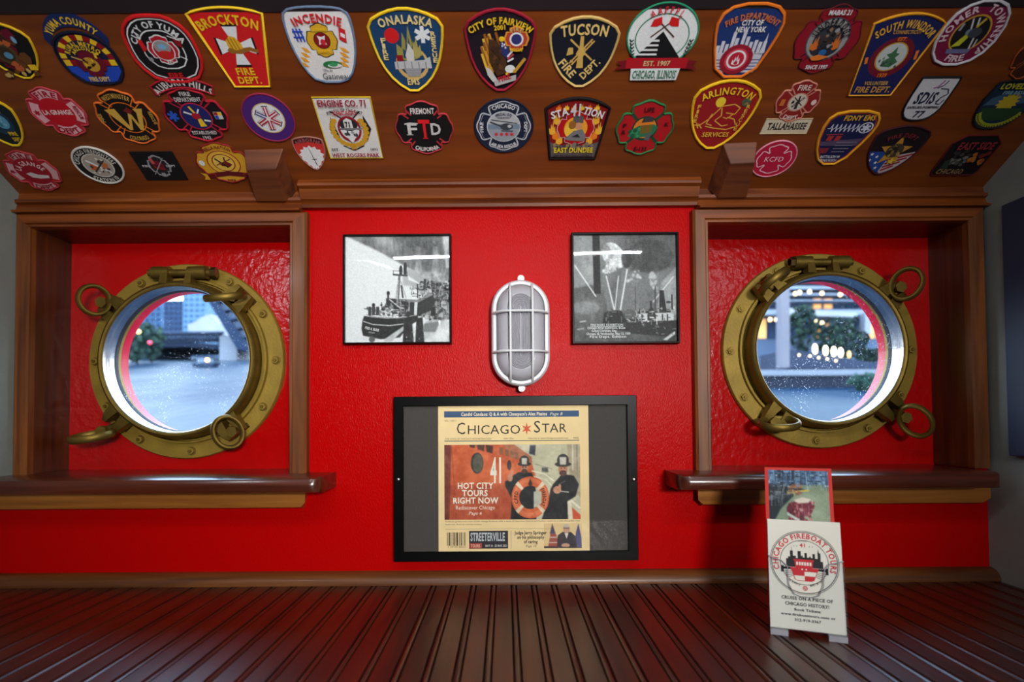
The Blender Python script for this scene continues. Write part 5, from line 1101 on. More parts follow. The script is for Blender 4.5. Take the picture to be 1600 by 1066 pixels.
p = Patch(256, 77, 106, 104, chaikin([(-1, .15), (-.9, .62), (-.5, .95), (0, 1), (.5, .95), (.9, .62), (1, .15), (.98, -.45), (.56, -1), (-.56, -1), (-.98, -.45)], 1), BLK, RED, 'black patch with red edge lettered CITY OF YUMA around a red cross', 2.8)
o_ = [(-.90, .14), (-.80, .56), (-.45, .86), (0, .91), (.45, .86), (.80, .56), (.90, .14), (.88, -.40), (.50, -.90), (-.50, -.90), (-.88, -.40)]
p.L(WHT, chaikin(o_, 1), .035, True).L(WHT, [(u * .66, v * .64) for u, v in chaikin(o_, 1)], .035, True)
p.P(WHT, maltese(0, .0, .46, .46)).P((176, 22, 40), maltese(0, .0, .42, .42)).R(WHT, 0, -.02, .30, .30, .03).D((150, 150, 150), 0, .08, .24, .2).D(LBL, 0, .1, .12, .08).D((190, 40, 36), 0, -.16, .24, .14).P(RED, [(-.62, .30), (-.50, .34), (-.46, .02), (-.60, -.06)]).P(WHT, [(-.58, .50), (-.48, .34), (-.55, .30)]).P(DRED, [(.42, .34), (.62, .26), (.60, .06), (.46, .14)]).L(WHT, [(.3, .42), (.62, .28)], .03).L(WHT, [(.42, -.2), (.58, -.3)], .03).D(GRY, -.5, -.28, .07)
p.T(WHT, 'FD', -.05, -.42, .14, -.42, .10).A(WHT, 'CITY OF YUMA', 0, .0, .67, .67, 166, 16, .17).T(RED, 'FIRE', -.22, -.88, .22, -.88, .17).done()

p = Patch(372, 76, 112, 124, keystone(.52, 1.0, .86), RED, YEL, 'red keystone patch with yellow edge lettered BROCKTON and a white cross', 2.4)
for t in (0, 90, 180, 270):
    c, s_ = round(math.cos(math.radians(t))), round(math.sin(math.radians(t)))
    for col, k in ((BLK, 1.12), (WHT, 1.0)):
        q = [(.07, .06), (.52 * k, .22 * k), (.52 * k, -.22 * k), (.07, -.06)]; p.P(col, [((x * c - y * s_) * .92, .08 + (x * s_ + y * c) * .92) for x, y in q])
p.P((150, 100, 34), [(-.30, -.02), (-.22, -.10), (.06, -.12), (.34, -.04), (.52, -.10), (.58, -.02), (.36, .06), (.04, .02), (-.2, .06)]).P((222, 172, 40), [(-.24, .06), (-.24, .22), (-.1, .34), (.04, .30), (.16, .14), (.16, .02), (-.04, -.02)])
for k in range(3): p.L((140, 96, 24), [(-.18 + k * .09, .28), (-.12 + k * .09, .0)], .025)
p.A(YEL, 'BROCKTON', 0, -1.38, 2.0, 2.0, 113, 67, .22).T(YEL, 'FIRE', -.30, -.66, .24, -.66, .18).T(YEL, 'DEPT.', -.34, -.90, .34, -.90, .18).done()

p = Patch(506, 72, 102, 119, chaikin([(-1, .62), (-.9, .92), (-.4, 1), (.4, 1), (.9, .92), (1, .62), (.98, .0), (.78, -.62), (.46, -.98), (-.46, -.98), (-.78, -.62), (-.98, .0)], 1), (226, 226, 226), (110, 130, 160), 'white patch with grey blue edge lettered INCENDIE over a yellow cross', 2.0)
p.P(BLK, maltese(0, .16, .48, .46)).P((214, 168, 40), maltese(0, .16, .45, .43)).D(BLK, 0, .16, .25, .22).D(DRED, 0, .16, .23, .20).P(WHT, star(0, .17, .17, 4, .5, 45)).D((200, 40, 50), .02, .12, .08)
for sgn, u0 in ((-1, -.56), (1, .62)):
    for k in range(4): v = -.06 - k * .13; uu = u0 - sgn * -.06 * k * (1 if sgn < 0 else -.6); p.P((232, 160, 40), [(uu - .14, v + .06), (uu + .02, v + .02), (uu + .13, v - .10), (uu - .04, v - .08)])
for k in range(3): p.L(BLU, [(-.78 + k * .1, .48), (-.72 + k * .1, .14)], .05)
for k in range(2): p.L(BLU, [(-.82, .40 - k * .14), (-.50, .40 - k * .14)], .04)
p.P((200, 30, 40), [(.60, .52), (.78, .44), (.74, .10), (.54, .20)]).P(WHT, [(.62, .38), (.74, .32), (.72, .22), (.60, .28)])
p.D(GRN, .14, -.47, .30, .10).D((226, 226, 226), .20, -.50, .22, .06).D((60, 150, 96), .16, -.47, .14, .06)
p.A(RED, 'INCENDIE', 0, -1.56, 2.2, 2.2, 108.5, 71.5, .20).T((60, 70, 84), 'Ville de', -.22, -.66, .10, -.66, .08, bold=False).T((36, 50, 64), 'Gatineau', -.28, -.88, .62, -.88, .17, bold=False)
p.T(YEL, 'GATINEAU', -.26, .42, .26, .42, .07).T(YEL, 'SERVICE', -.2, -.14, .2, -.14, .07).done()

p = Patch(639, 82, 112, 134, shield(.70, .2), (22, 62, 104), YEL, 'blue shield patch with yellow edge lettered ONALASKA and a white star of life', 2.4)
p.D(RED, -.40, .40, .20, .17); solm(p, WHT, .44, .42, .22, .19)
p.D(TAN, .06, -.25, .46, .40).D((22, 62, 104), .06, -.22, .38, .33).flame((150, 146, 70), -.02, -.10, .32, .72).flame((22, 62, 104), .0, -.10, .16, .50).flame((170, 160, 90), .2, -.05, .16, .42)
p.P((206, 206, 200), [(-.10, -.05), (.02, .24), (.14, .05), (.12, -.3), (-.06, -.30)]).P((190, 192, 194), [(-.44, -.20), (.40, -.16), (.58, -.08), (.60, -.36), (-.44, -.38)]).P((150, 152, 156), [(-.2, -.36), (.3, -.36), (.24, -.56), (-.1, -.56)]).P(DRED, [(-.36, -.18), (-.18, -.18), (-.18, -.04), (-.36, -.04)])
for k in range(5): p.L((120, 124, 130), [(-.36 + k * .2, -.20), (-.36 + k * .2, -.36)], .025)
p.A((226, 206, 140), 'ONALASKA', 0.02, -1.175, 2.2, 1.85, 108.5, 71.5, .18).T((226, 206, 140), 'EMS', -.16, -.76, .20, -.76, .15)
for k, ch in enumerate('FIRE'): p.T((226, 206, 140), ch, -.73, .25 - k * .13, -.57, .25 - k * .13, .11)
for k, ch in enumerate('RESCUE'): p.T((226, 206, 140), ch, .65, .40 - k * .122, .80, .40 - k * .122, .10)
p.done()

p = Patch(782, 82, 107, 132, shield(.66, .2), (26, 16, 28), (150, 22, 46), 'dark shield patch with crimson edge lettered CITY OF FAIRVIEW and a brown eagle', 2.4)
rnd = random.Random(4)
for k in range(22): u = -.5 + rnd.uniform(-.08, .45); v = .5 - rnd.random() * .55; p.L(rnd.choice([(206, 150, 40), (150, 90, 30), (226, 180, 60)]), [(u, v), (u + .16, v - .45)], .07)
p.P((74, 46, 26), [(-.34, .34), (-.10, .30), (.14, -.05), (.22, -.46), (-.1, -.56), (-.34, -.2)]).blobs([(96, 60, 30), (60, 38, 22)], (-.25, -.45, .1, .2), 18, .09, 3)
p.P((40, 50, 110), [(-.02, .30), (.16, .34), (.30, .06), (.22, -.14), (.04, .0)]).blobs([WHT], (.02, .05, .2, .26), 6, .035, 8)
for k in range(3): p.L((190, 60, 70) if k % 2 else WHT, [(.20, -.06 - k * .06), (.38, .1 - k * .1)], .05)
p.D(WHT, .28, -.36, .15, .10).P(YEL, [(.38, -.36), (.46, -.44), (.36, -.46)]).P(YEL, [(.16, -.44), (.24, -.44), (.22, -.54), (.14, -.50)]).L(GLD, [(.40, -.44), (.72, -.10)], .09).P((200, 200, 196), [(-.44, -.3), (-.30, -.36), (-.08, -.66), (-.24, -.68), (-.40, -.50)]).P((180, 180, 180), [(-.22, -.66), (.46, -.50), (.46, -.64), (-.16, -.80)])
p.P((226, 150, 50), maltese(.46, .36, .36, .30)).P((180, 60, 40), maltese(.46, .36, .31, .26)).D(WHT, .46, .35, .20, .16).D((44, 48, 110), .46, .35, .15, .12).D(YEL, .04, .36, .08, .06)
p.A(YEL, 'CITY OF FAIRVIEW', 0, -2.2, 2.2, 2.9, 112.5, 67, .14).T(YEL, '2001', -.17, .56, .18, .58, .10).A(TAN, 'FIRE', .46, .36, .22, .18, 130, 50, .08).T(YEL, 'RESCUE', .28, .08, .64, .08, .07).T((200, 40, 50), 'FIRE', -.06, -.68, .32, -.58, .12).done()

p = Patch(910, 84, 105, 113, shield(.66, .15), (14, 20, 34), TAN, 'black shield patch with tan edge lettered TUCSON FIRE DEPT and gold tools', 2.3)
tools(p, (206, 168, 88), -.06, .06, .44); p.A((226, 196, 120), 'TUCSON', 0, -1.06, 2.5, 1.6, 105.5, 74.5, .27).T((226, 196, 120), 'FIRE', -.72, -.24, -.28, -.68, .22).T((226, 196, 120), 'DEPT.', .10, -.72, .58, -.22, .20).done()

p = Patch(1035, 54, 109, 99, CIRC, WHT, (40, 150, 110), 'round white patch lettered AAFFPL with red axes and a black pyramid', 1.6)
p.R((36, 130, 100), 0, -.08, .76, .74, .035).P(BLK, [(.0, .12), (.66, -.76), (-.10, -.76)]).P(BLK, [(.0, .12), (.04, -.76), (-.72, -.76)])
for k in range(4): v = -.14 - k * .15; p.P(WHT, [(-.06, v), (-.05, v - .065), (-.27 - k * .15, v - .065), (-.21 - k * .15, v)])
p.L((84, 60, 50), [(-.34, -.06), (.20, .44)], .04).L((84, 60, 50), [(.34, -.06), (-.18, .44)], .04).P(RED, [(.10, .36), (.22, .28), (.40, .28), (.36, .52), (.14, .58)]).P(RED, [(-.08, .36), (-.20, .28), (-.40, .28), (-.34, .50), (-.12, .58)])
for sgn in (-1, 1):
    for k in range(5): p.L((40, 60, 50), [(sgn * (.86 - k * .02), -.20 - k * .11), (sgn * (.92 - k * .02), -.12 - k * .11)], .035); p.L((40, 60, 50), [(sgn * (.86 - k * .02), -.20 - k * .11), (sgn * (.80 - k * .02), -.13 - k * .11)], .035)
p.P((116, 14, 26), [(-1.24, -1.12), (-1.06, -.98), (-1.2, -.84), (-.9, -.80), (-.8, -1.10)]).P((116, 14, 26), [(1.24, -1.12), (1.06, -.98), (1.2, -.84), (.9, -.80), (.8, -1.10)]).P((176, 20, 34), [(-.92, -.72), (.92, -.72), (.90, -1.08), (-.90, -1.08)]).P(WHT, [(-.74, -1.08), (.74, -1.08), (.70, -1.50), (-.70, -1.50)])
p.A((206, 30, 44), 'A A F F P L', 0, .0, .70, .70, 126, 54, .20).T((206, 190, 140), 'EST. 1907', -.40, -.98, .40, -.98, .16, serif=True).T((30, 110, 80), 'CHICAGO, ILLINOIS', -.66, -1.43, .66, -1.43, .27, serif=True).done()

p = Patch(1163, 64, 102, 118, chaikin([(-1, .62), (-.56, .96), (.56, .96), (1, .62), (.92, .0), (.56, -.98), (-.56, -.98), (-.92, .0)], 1)[:], (24, 50, 110), ORG, 'blue patch with orange edge lettered CITY OF NEW YORK over a white skyline', 2.6)
p.P((200, 204, 216), [(-.86, -.30), (.70, -.30), (.60, -.86), (-.56, -.86)])
for k in range(4): p.L((60, 84, 140), [(-.78 + k * .06, -.50 - k * .09), (.70 - k * .05, -.50 - k * .09)], .03)
for u, h_ in ((-.76, -.10), (-.64, .02), (-.5, -.06), (-.36, .26), (-.24, .10), (-.06, .30), (.08, .14), (.22, .0), (.36, .05), (.50, .0), (.64, .02)): p.P((206, 210, 222), [(u - .05, -.32), (u - .05, h_), (u + .05, h_), (u + .05, -.32)])
p.P((206, 210, 222), [(.56, -.30), (.64, .24), (.72, -.30)]).D((150, 22, 44), -.08, -.48, .50, .42).D((210, 60, 80), -.08, -.48, .36, .31).D(WHT, -.08, -.48, .30, .26).D((190, 30, 54), -.08, -.48, .24, .21).flame(WHT, -.08, -.60, .12, .26).flame((190, 30, 54), -.07, -.60, .06, .16)
p.A((200, 110, 60), 'FIRE DEPARTMENT', 0.04, -1.90, 1.9, 2.5, 113.5, 66.5, .15).T(WHT, 'CITY OF', -.28, .44, .36, .44, .13).T(WHT, 'NEW YORK', -.40, .27, .50, .27, .13).done()

p = Patch(1292, 62, 98, 108, MALT, (140, 14, 34), (96, 12, 26), 'dark red cross patch lettered MABAS 21 with a grey oval centre', 1.2)
cross_lines(p, BLK, .60, .98, .03); p.D((70, 72, 80), 0, .02, .66, .64).D((150, 150, 150), 0, .02, .62, .60).D((52, 56, 66), 0, .0, .46, .44).D((40, 44, 56), 0, -.2, .46, .30)
p.flame((210, 110, 40), -.34, -.24, .14, .40).flame((210, 110, 40), .30, -.22, .14, .44).blobs([(60, 50, 50), GRY, (140, 110, 80), (30, 30, 34)], (-.25, -.2, .25, .35), 22, .10, 9).D((40, 100, 160), 0, -.34, .12, .10).P((220, 120, 40), [(-.34, -.48), (-.1, -.40), (.28, -.46), (.0, -.58), (-.24, -.58)])
p.A(BLK, 'UNDERDOGS', 0, .02, .42, .42, 165, 10, .20).T(WHT, 'MABAS 21', -.36, .74, .36, .74, .13).T(WHT, 'SINCE 1997', -.34, -.84, .38, -.84, .12).done()

p = Patch(1392, 88, 106, 128, keystone(.66, 1.0, .78), (24, 30, 86), (226, 160, 34), 'navy keystone patch with gold edge lettered SOUTH WINDSOR and a green oval', 2.0)
p.D((110, 20, 40), 0, -.02, .60, .50).D(GLD, 0, .0, .44, .36).D((190, 200, 200), 0, .0, .40, .33).P((60, 110, 76), [(-.16, -.24), (.1, -.26), (.26, -.12), (.12, -.02), (.2, .08), (.08, .10), (.04, .26), (-.06, .10), (-.18, .06), (-.04, -.02), (-.2, -.10)]).blobs([(60, 70, 70), (110, 130, 120)], (-.3, -.25, .3, .2), 10, .05, 4)
p.L(ORG, [(-.72, .0), (-.66, -.16)], .08).L(ORG, [(.66, .16), (.72, -.06)], .08).A((226, 176, 60), 'SOUTH WINDSOR', 0, -1.3, 1.55, 2.0, 119, 61, .17).T((200, 150, 60), 'CONNECTICUT', -.36, .56, .46, .56, .08).T(ORG, 'EST.', -.12, .40, .16, .40, .08).T(ORG, '1939', -.14, -.50, .16, -.50, .10).T((200, 160, 80), 'VOLUNTEER', -.38, -.70, .34, -.70, .09).T((200, 150, 70), 'FIRE DEPT.', -.56, -.90, .54, -.90, .15).done()

p = Patch(1515, 52, 98, 104, chaikin([(-.94, .45), (-.45, .96), (.45, .96), (.94, .45), (.94, -.45), (.45, -.96), (-.45, -.96), (-.94, -.45)], 1), (120, 20, 60), (206, 206, 214), 'maroon octagonal patch with white edge lettered HOMER TOWNSHIP', 2.4)
p.D(GLD, 0, .0, .58, .58).D((22, 22, 26), 0, .0, .53, .53).P((190, 196, 40), [(-.36, -.40), (-.10, -.36), (.06, .02), (-.08, .06), (-.20, -.14)]).L((206, 206, 210), [(-.06, .12), (-.20, .46)], .05).L((206, 206, 210), [(.10, .12), (-.02, .48)], .05).L((206, 206, 210), [(.20, -.12), (.26, -.46)], .05).L((206, 206, 210), [(.34, -.16), (.36, -.40)], .04).L((190, 170, 50), [(.06, .2), (.2, .46)], .08).L(GRY, [(-.42, .10), (-.40, .32)], .08).D((120, 130, 150), -.08, .06, .10).D((60, 64, 76), .12, .04, .2, .16).P((110, 110, 150), [(-.44, -.46), (.34, -.46), (.3, -.60), (-.40, -.60)])
p.A((226, 200, 210), 'HOMER', 0, 0, .68, .68, 198, 106, .20).A((226, 200, 210), 'TOWNSHIP', 0, 0, .68, .68, 84, -48, .20).A((226, 200, 210), 'FIRE', 0, 0, .86, .86, 248, 292, .20).done()

p = Patch(1618, 84, 60, 80, MALT, (64, 30, 16), (176, 84, 34), 'brown patch with thin orange outline, cut off at the right of the top row', 1.2); cross_lines(p, (176, 84, 34), .3, .9, .04); p.done()

# ---- second row
p = Patch(-6, 189, 78, 84, shield(.5, .1, .95), (22, 34, 40), YEL, 'dark shield patch with thick yellow edge, cut off at the left of the second row', 2.2)
p.D((30, 60, 84), .1, .0, .5).D((90, 160, 190), .20, .0, .28).blobs([(140, 190, 210), (60, 120, 150)], (0, -.2, .4, .2), 10, .08, 3).L(YEL, [(.1, .42), (.5, .36)], .08).T(YEL, 'FIRE', .14, -.52, .48, -.52, .14).T(YEL, 'DEPT', .12, -.74, .44, -.74, .14).done()

def maltese_patch(cx, cy, w_, h_, f1, f2, label, bt, **k): return Patch(cx, cy, w_, h_, MALT, f1, f2, label, bt, **k)
p = maltese_patch(91, 175, 84, 76, (186, 36, 52), (196, 70, 80), 'pink and red LA GRANGE cross patch in the second row, on a solid red disc', 1.4)
for k in range(4):
    q = [(.95 * r * math.cos(math.radians(k * 90 + a)), .95 * r * math.sin(math.radians(k * 90 + a))) for a, r in ((-30, .95), (0, 1.0), (30, .95), (34, .60), (0, .56), (-34, .60))]; p.P((232, 176, 184), q)
p.D((196, 20, 36), 0, 0, .60, .60).T((240, 220, 220), 'LA GRANGE', -.54, -.07, .54, -.07, .18).A((160, 20, 40), 'FIRE', 0, -.1, .72, .74, 118, 62, .22).A((160, 20, 40), 'DEPT.', 0, .1, .98, .98, 242, 298, .22).T((160, 20, 40), 'RESCUE', .70, .28, .70, -.28, .14).P((170, 24, 44), star(-.76, 0, .14, 6, .5)).done()

p = maltese_patch(200, 183, 92, 84, (26, 20, 18), (226, 110, 40), 'black cross patch with orange lines and a big gold W', 1.6)
cross_lines(p, ORG, .50, 1.05, .035); p.R(ORG, 0, 0, .56, .56, .035)
for q in ([(-.62, .30), (-.26, .34), (-.06, -.46), (-.16, -.46)], [(-.16, -.46), (-.06, -.46), (.18, .12), (.10, .18)], [(.10, .18), (.20, .12), (.30, -.46), (.20, -.46)], [(.20, -.46), (.32, -.46), (.66, .34), (.34, .34), (.40, .18)]): p.P((214, 168, 70), q)
p.P((120, 30, 30), [(.0, .26), (.18, .40), (.30, .26), (.18, .14)]).A((206, 160, 70), 'WESTMINSTER', 0, 0, .70, .72, 124, 56, .16).A((206, 160, 70), 'COLORADO', 0, 0, .86, .86, 246, 294, .15).T((206, 160, 70), 'FIRE', -.82, -.16, -.82, .18, .12).T((206, 160, 70), 'RESCUE', .80, .24, .80, -.24, .11).done()

p = maltese_patch(307, 180, 96, 82, (24, 16, 20), (170, 24, 44), 'black cross patch with red edge under an AUBURN HILLS arched band', 2.0)
cross_lines(p, (190, 30, 60), .5, 1.05, .04); p.D((190, 30, 60), 0, -.02, .50, .52).D((28, 36, 100), 0, -.02, .46, .48).L(YEL, [(-.1, .36), (.02, .04)], .07).P(YEL, [(.0, -.10), (.12, -.10), (.20, -.40), (-.02, -.42)]).L(WHT, [(-.34, .16), (.02, .0)], .06).L(WHT, [(.18, .26), (.04, .04)], .05).L(WHT, [(.2, -.16), (.40, -.20)], .06).D((170, 24, 44), 0, 0, .14, .12); solm(p, (40, 90, 200), -.74, 0, .17, .2)
p.P((206, 206, 200), [(.60, .16), (.86, .16), (.86, -.12), (.60, -.12)]).P((170, 24, 44), [(.61, .15), (.73, .15), (.73, .03), (.61, .03)]).P(YEL, [(.73, .15), (.85, .15), (.85, .03), (.73, .03)]).P(BLU, [(.61, .02), (.72, .02), (.72, -.11), (.61, -.11)])
p.T((206, 200, 200), 'FIRE', -.18, .76, .18, .76, .14).T((206, 200, 200), 'DEPARTMENT', -.42, .56, .42, .56, .14).T((206, 200, 200), 'ESTABLISHED', -.40, -.70, .42, -.70, .13).T((206, 200, 200), '1942', -.14, -.90, .16, -.90, .13)
tab = [(-.88, .78)] + [(-.88 + 1.76 * k / 10, .78 + .26 * (1 - (-1 + .2 * k) ** 2)) for k in range(1, 10)] + [(.88, .78), (.96, 1.08)] + [(.96 - 1.92 * k / 10, 1.08 + .30 * (1 - (1 - .2 * k) ** 2)) for k in range(1, 10)] + [(-.96, 1.08)]
tm = MB(); p.f.poly(tm, tab, .0022, thread((30, 16, 22)), base=0); tm.tube([p.f.P(u, v, .0020) for u, v in tab], 1.4 * p.pxm, thread((170, 24, 44)), 6, True); p.f.arc(tm, 'AUBURN HILLS', 0, -1.2, 1.55, 2.32, 122, 58, .22, .0026, thread((216, 210, 206))); tm.build('arched_band', p.root); p.done()

p = Patch(420, 184, 78, 74, CIRC, (74, 34, 116), (150, 40, 70), 'round purple patch with a white disc and striped star of life', 1.4)
p.D((206, 180, 110), 0, 0, .64, .64).D(WHT, 0, 0, .60, .60); solm(p, (40, 40, 70), .0, 0, .52, .52); solm(p, (232, 226, 226), .0, 0, .48, .48)
for a in (90, 30, 150, 270, 330, 210):
    t = math.radians(a); c, s_ = math.cos(t), math.sin(t)
    for d in (-.055, .055): p.L((40, 60, 140) if a == 150 else (176, 34, 64), [(.08 * c - s_ * d, .08 * s_ + c * d), (.47 * c - s_ * d, .47 * s_ + c * d)], .055)
p.blobs([WHT], (-.36, .12, -.2, .24), 3, .03, 2).done()

p = Patch(546, 201, 86, 95, [(-1, 1), (1, 1), (1, -1), (-1, -1)], (222, 222, 220), (206, 176, 40), 'white rectangular patch with yellow edge lettered ENGINE CO. 71', 1.4)
p.P((36, 32, 36), [(-.56, .40), (-.72, .0), (-.50, -.42), (-.38, -.40)]).P((36, 32, 36), [(.60, .46), (.80, .0), (.56, -.42), (.46, -.40)]).L((40, 36, 40), [(-.38, -.56), (0, -.72), (.40, -.56)], .05).L((40, 36, 40), [(-.52, .58), (-.20, .36)], .05).L((40, 36, 40), [(.52, .58), (.24, .36)], .05)
for sgn in (-1, 1):
    for k in range(9): t = math.radians(-84 + k * 15); p.P((206, 156, 40), ell(sgn * .60 * math.cos(t), -.02 + .52 * math.sin(t), .12, .08, 8))
p.D((150, 20, 40), .02, .02, .42, .42).D(WHT, .02, .02, .34, .34).D((40, 40, 44), .02, .16, .32, .20).P((226, 226, 224), [(-.14, .02), (-.14, .30), (.0, .38), (.16, .30), (.16, .02)]).P((120, 120, 124), [(-.40, .06), (.50, .06), (.44, -.0), (-.30, -.0)]).blobs([BLK, DGY, GRY], (-.2, -.22, .26, -.02), 12, .06, 5).P(WHT, [(-.16, -.22), (.2, -.22), (.02, -.44)])
for k in range(5): p.L((206, 156, 40), [(-.08 + k * .04, -.48), (-.06 + k * .04, -.66)], .03)
p.T(BLK, '71', -.10, .10, .12, .10, .17).T((150, 24, 56), 'ENGINE CO. 71', -.86, .76, .86, .76, .19, serif=True).A(BLK, 'PIRATES OF THE PAST', 0, -2.05, 2.2, 2.66, 106, 74, .08).T((190, 30, 50), 'CHICAGO', -.42, .48, .42, .50, .13).T(BLK, 'EST.', -.84, -.68, -.54, -.68, .07).T(BLK, '1892', .60, -.68, .90, -.68, .07).T((150, 24, 56), 'WEST ROGERS PARK', -.88, -.92, .90, -.92, .13, serif=True).done()

p = Patch(487, 240, 47, 54, chaikin([(-1, .62), (-.95, .86), (0, 1), (.95, .86), (1, .62), (.96, .1), (.6, -.55), (0, -1), (-.6, -.55), (-.96, .1)], 1), (206, 52, 46), (160, 120, 110), 'small red and white shield patch with a dagger and a black AIRBORNE band', 1.0)
q = []
for k in range(28): t = 2 * PI * k / 28; r = .86 if k % 2 else .70; u, v = r * math.cos(t), -.15 + (.72 if k % 2 else .60) * math.sin(t) * (1.12 if math.sin(t) < 0 else .9); q.append((u * (1 if v > -.2 else max(.25, 1 + (v + .2) * .85)), v))
p.P(WHT, q).P((40, 46, 50), [(-.10, .46), (.0, .16), (.16, -.62), (.20, -.72), (.10, -.62), (-.04, .16)]).L((40, 46, 50), [(-.08, -.30), (.24, -.30)], .06).P((34, 26, 28), [(-.92, .58), (-.88, .82), (0, .94), (.88, .82), (.92, .58), (0, .70)]).A((170, 90, 90), 'AIRBORNE', 0, -2.0, 2.2, 2.72, 110, 70, .17).done()

p = maltese_patch(663, 200, 90, 82, (16, 16, 18), (176, 50, 60), 'black cross patch with red edge lettered FREMONT CALIFORNIA', 1.4)
cross_lines(p, (190, 50, 60), .62, 1.05, .05); p.T((226, 222, 220), 'FREMONT', -.40, .56, .42, .56, .20).A((226, 222, 220), 'CALIFORNIA', 0, .1, .98, .98, 244, 298, .15).T((206, 206, 206), 'F', -.62, -.22, -.22, -.22, .42, serif=True).T((206, 206, 206), 'D', .20, -.22, .60, -.22, .42).T((220, 30, 36), 'T', -.18, -.36, .22, -.36, .68, serif=True).L((206, 206, 206), [(-.66, .18), (-.5, .22), (-.2, .2)], .05).done()

p = Patch(787, 197, 91, 83, CIRC, (24, 34, 56), (20, 28, 48), 'round navy patch lettered CHICAGO with a helicopter over water', 1.4)
m_ = chaikin(maltese(0, 0, .92, .92, .62), 1); p.L((200, 206, 212), m_, .04, True).L((150, 160, 170), [(u * .92, v * .92) for u, v in m_], .02, True).D((200, 206, 212), 0, 0, .58, .58).D((120, 140, 160), 0, 0, .55, .55).P((180, 186, 190), ell(0, 0, .55, .55, 20, 10, 170)).P((150, 160, 170), ell(0, 0, .55, .55, 20, 190, 350)).D((60, 66, 76), .10, .0, .22, .13).L((50, 56, 64), [(-.42, .26), (.46, .12)], .035).L((60, 66, 76), [(-.08, .02), (-.46, .18)], .06).D((190, 196, 200), .20, .02, .07, .06).P((90, 96, 104), [(-.1, -.10), (.34, -.14), (.3, -.2), (-.06, -.18)])
for u in (-.26, -.08, .10, .28): p.P((200, 40, 56), star(u, -.28, .09, 6))
p.A((220, 224, 228), 'CHICAGO', 0, 0, .70, .70, 120, 60, .14).A(NAVY, 'SPECIAL OPS', 0, 0, .42, .44, 125, 55, .10).T(NAVY, 'DISPATCH', -.2, .32, .2, .32, .06).A((220, 224, 228), 'AIR SEA RESCUE', 0, 0, .82, .82, 236, 304, .12).T((220, 224, 228), 'FIRE', -.70, -.20, -.70, .20, .10).T((220, 224, 228), 'DEPT', .70, .20, .70, -.20, .10).done()

p = Patch(899, 202, 96, 94, keystone(.76, 1.0, .70), (130, 14, 18), (14, 12, 14), 'black-edged keystone patch of flames lettered STATION 41 EAST DUNDEE', 2.6)
for sgn in (-1, 1):
    for k in range(5): p.flame((236, 130, 30) if k % 2 else (240, 180, 50), sgn * (.50 + (k % 3) * .13), -.45 + k * .17, .11, .40)
for k in range(6): p.flame((240, 190, 50) if k % 2 else ORG, -.6 + k * .24, .66, .09, .18)
p.P((180, 16, 20), maltese(0, .06, .60, .56)).L((226, 180, 180), maltese(0, .06, .60, .56), .02, True).D((236, 160, 40), 0, .06, .38, .38).D((240, 196, 60), -.14, .0, .22, .26).P((120, 120, 124), [(-.34, -.30), (-.06, -.02), (.22, .04), (.36, -.20), (.34, -.38), (-.2, -.34)]).P((90, 90, 96), [(-.12, .24), (-.10, .46), (.08, .52), (.22, .42), (.22, .24)]).D((206, 150, 110), .08, .14, .12, .12).D((150, 100, 40), -.12, .18, .12, .14).P((40, 40, 44), [(-.12, -.22), (.08, -.12), (.18, -.24)]).P((96, 88, 88), [(-.80, -.40), (-.4, -.52), (.4, -.52), (.80, -.40), (.72, -.92), (-.72, -.92)]).blobs([(130, 120, 110), (70, 64, 64), (150, 130, 90)], (-.66, -.62, .66, -.44), 24, .09, 7)
p.T((226, 226, 226), 'STA', -.80, .40, -.26, .54, .22, serif=True).T((226, 226, 226), 'TION', .16, .57, .82, .40, .22, serif=True).T((206, 206, 206), '41', -.22, .50, .16, .50, .36).T((226, 206, 40), 'EAST DUNDEE', -.66, -.74, .66, -.74, .17).T((40, 36, 36), 'FIRE PROTECTION DISTRICT', -.66, -.90, .66, -.90, .08).done()

p = maltese_patch(1007, 200, 88, 84, (176, 22, 30), (40, 110, 60), 'red cross patch with a green edge and dark diagonal bars, second row', 1.8)
for a in (45, 135):
    t = math.radians(a); p.L((34, 70, 46), [(-.82 * math.cos(t), -.82 * math.sin(t)), (.82 * math.cos(t), .82 * math.sin(t))], .12)
p.D((30, 60, 44), 0, .0, .46, .46).D((226, 130, 40), 0, .02, .40, .38).P((40, 120, 80), [(-.46, -.04), (-.2, .12), (.0, .0), (.30, .16), (.46, .06), (.36, -.20), (.1, -.30), (-.3, -.36), (-.56, -.30)]).P((120, 96, 40), [(-.16, .12), (.26, .16), (.24, -.14), (-.12, -.20)]).P((60, 60, 64), [(-.1, .42), (.2, .44), (.26, .26), (-.16, .22)]).P((90, 96, 100), [(.1, -.20), (.3, -.16), (.22, -.46), (.06, -.42)]).blobs([(60, 150, 100), (30, 90, 60)], (-.5, -.35, -.1, .05), 10, .10, 3)
p.T((60, 14, 20), 'LIFE', -.16, .62, .20, .62, .15).T((60, 14, 20), 'E-132', -.24, -.84, .24, -.84, .15).T((60, 14, 20), 'F', -.80, .06, -.66, .06, .14).T((60, 14, 20), 'R', -.80, -.18, -.66, -.18, .14).T((60, 14, 20), 'K', .66, .10, .80, .10, .14).done()

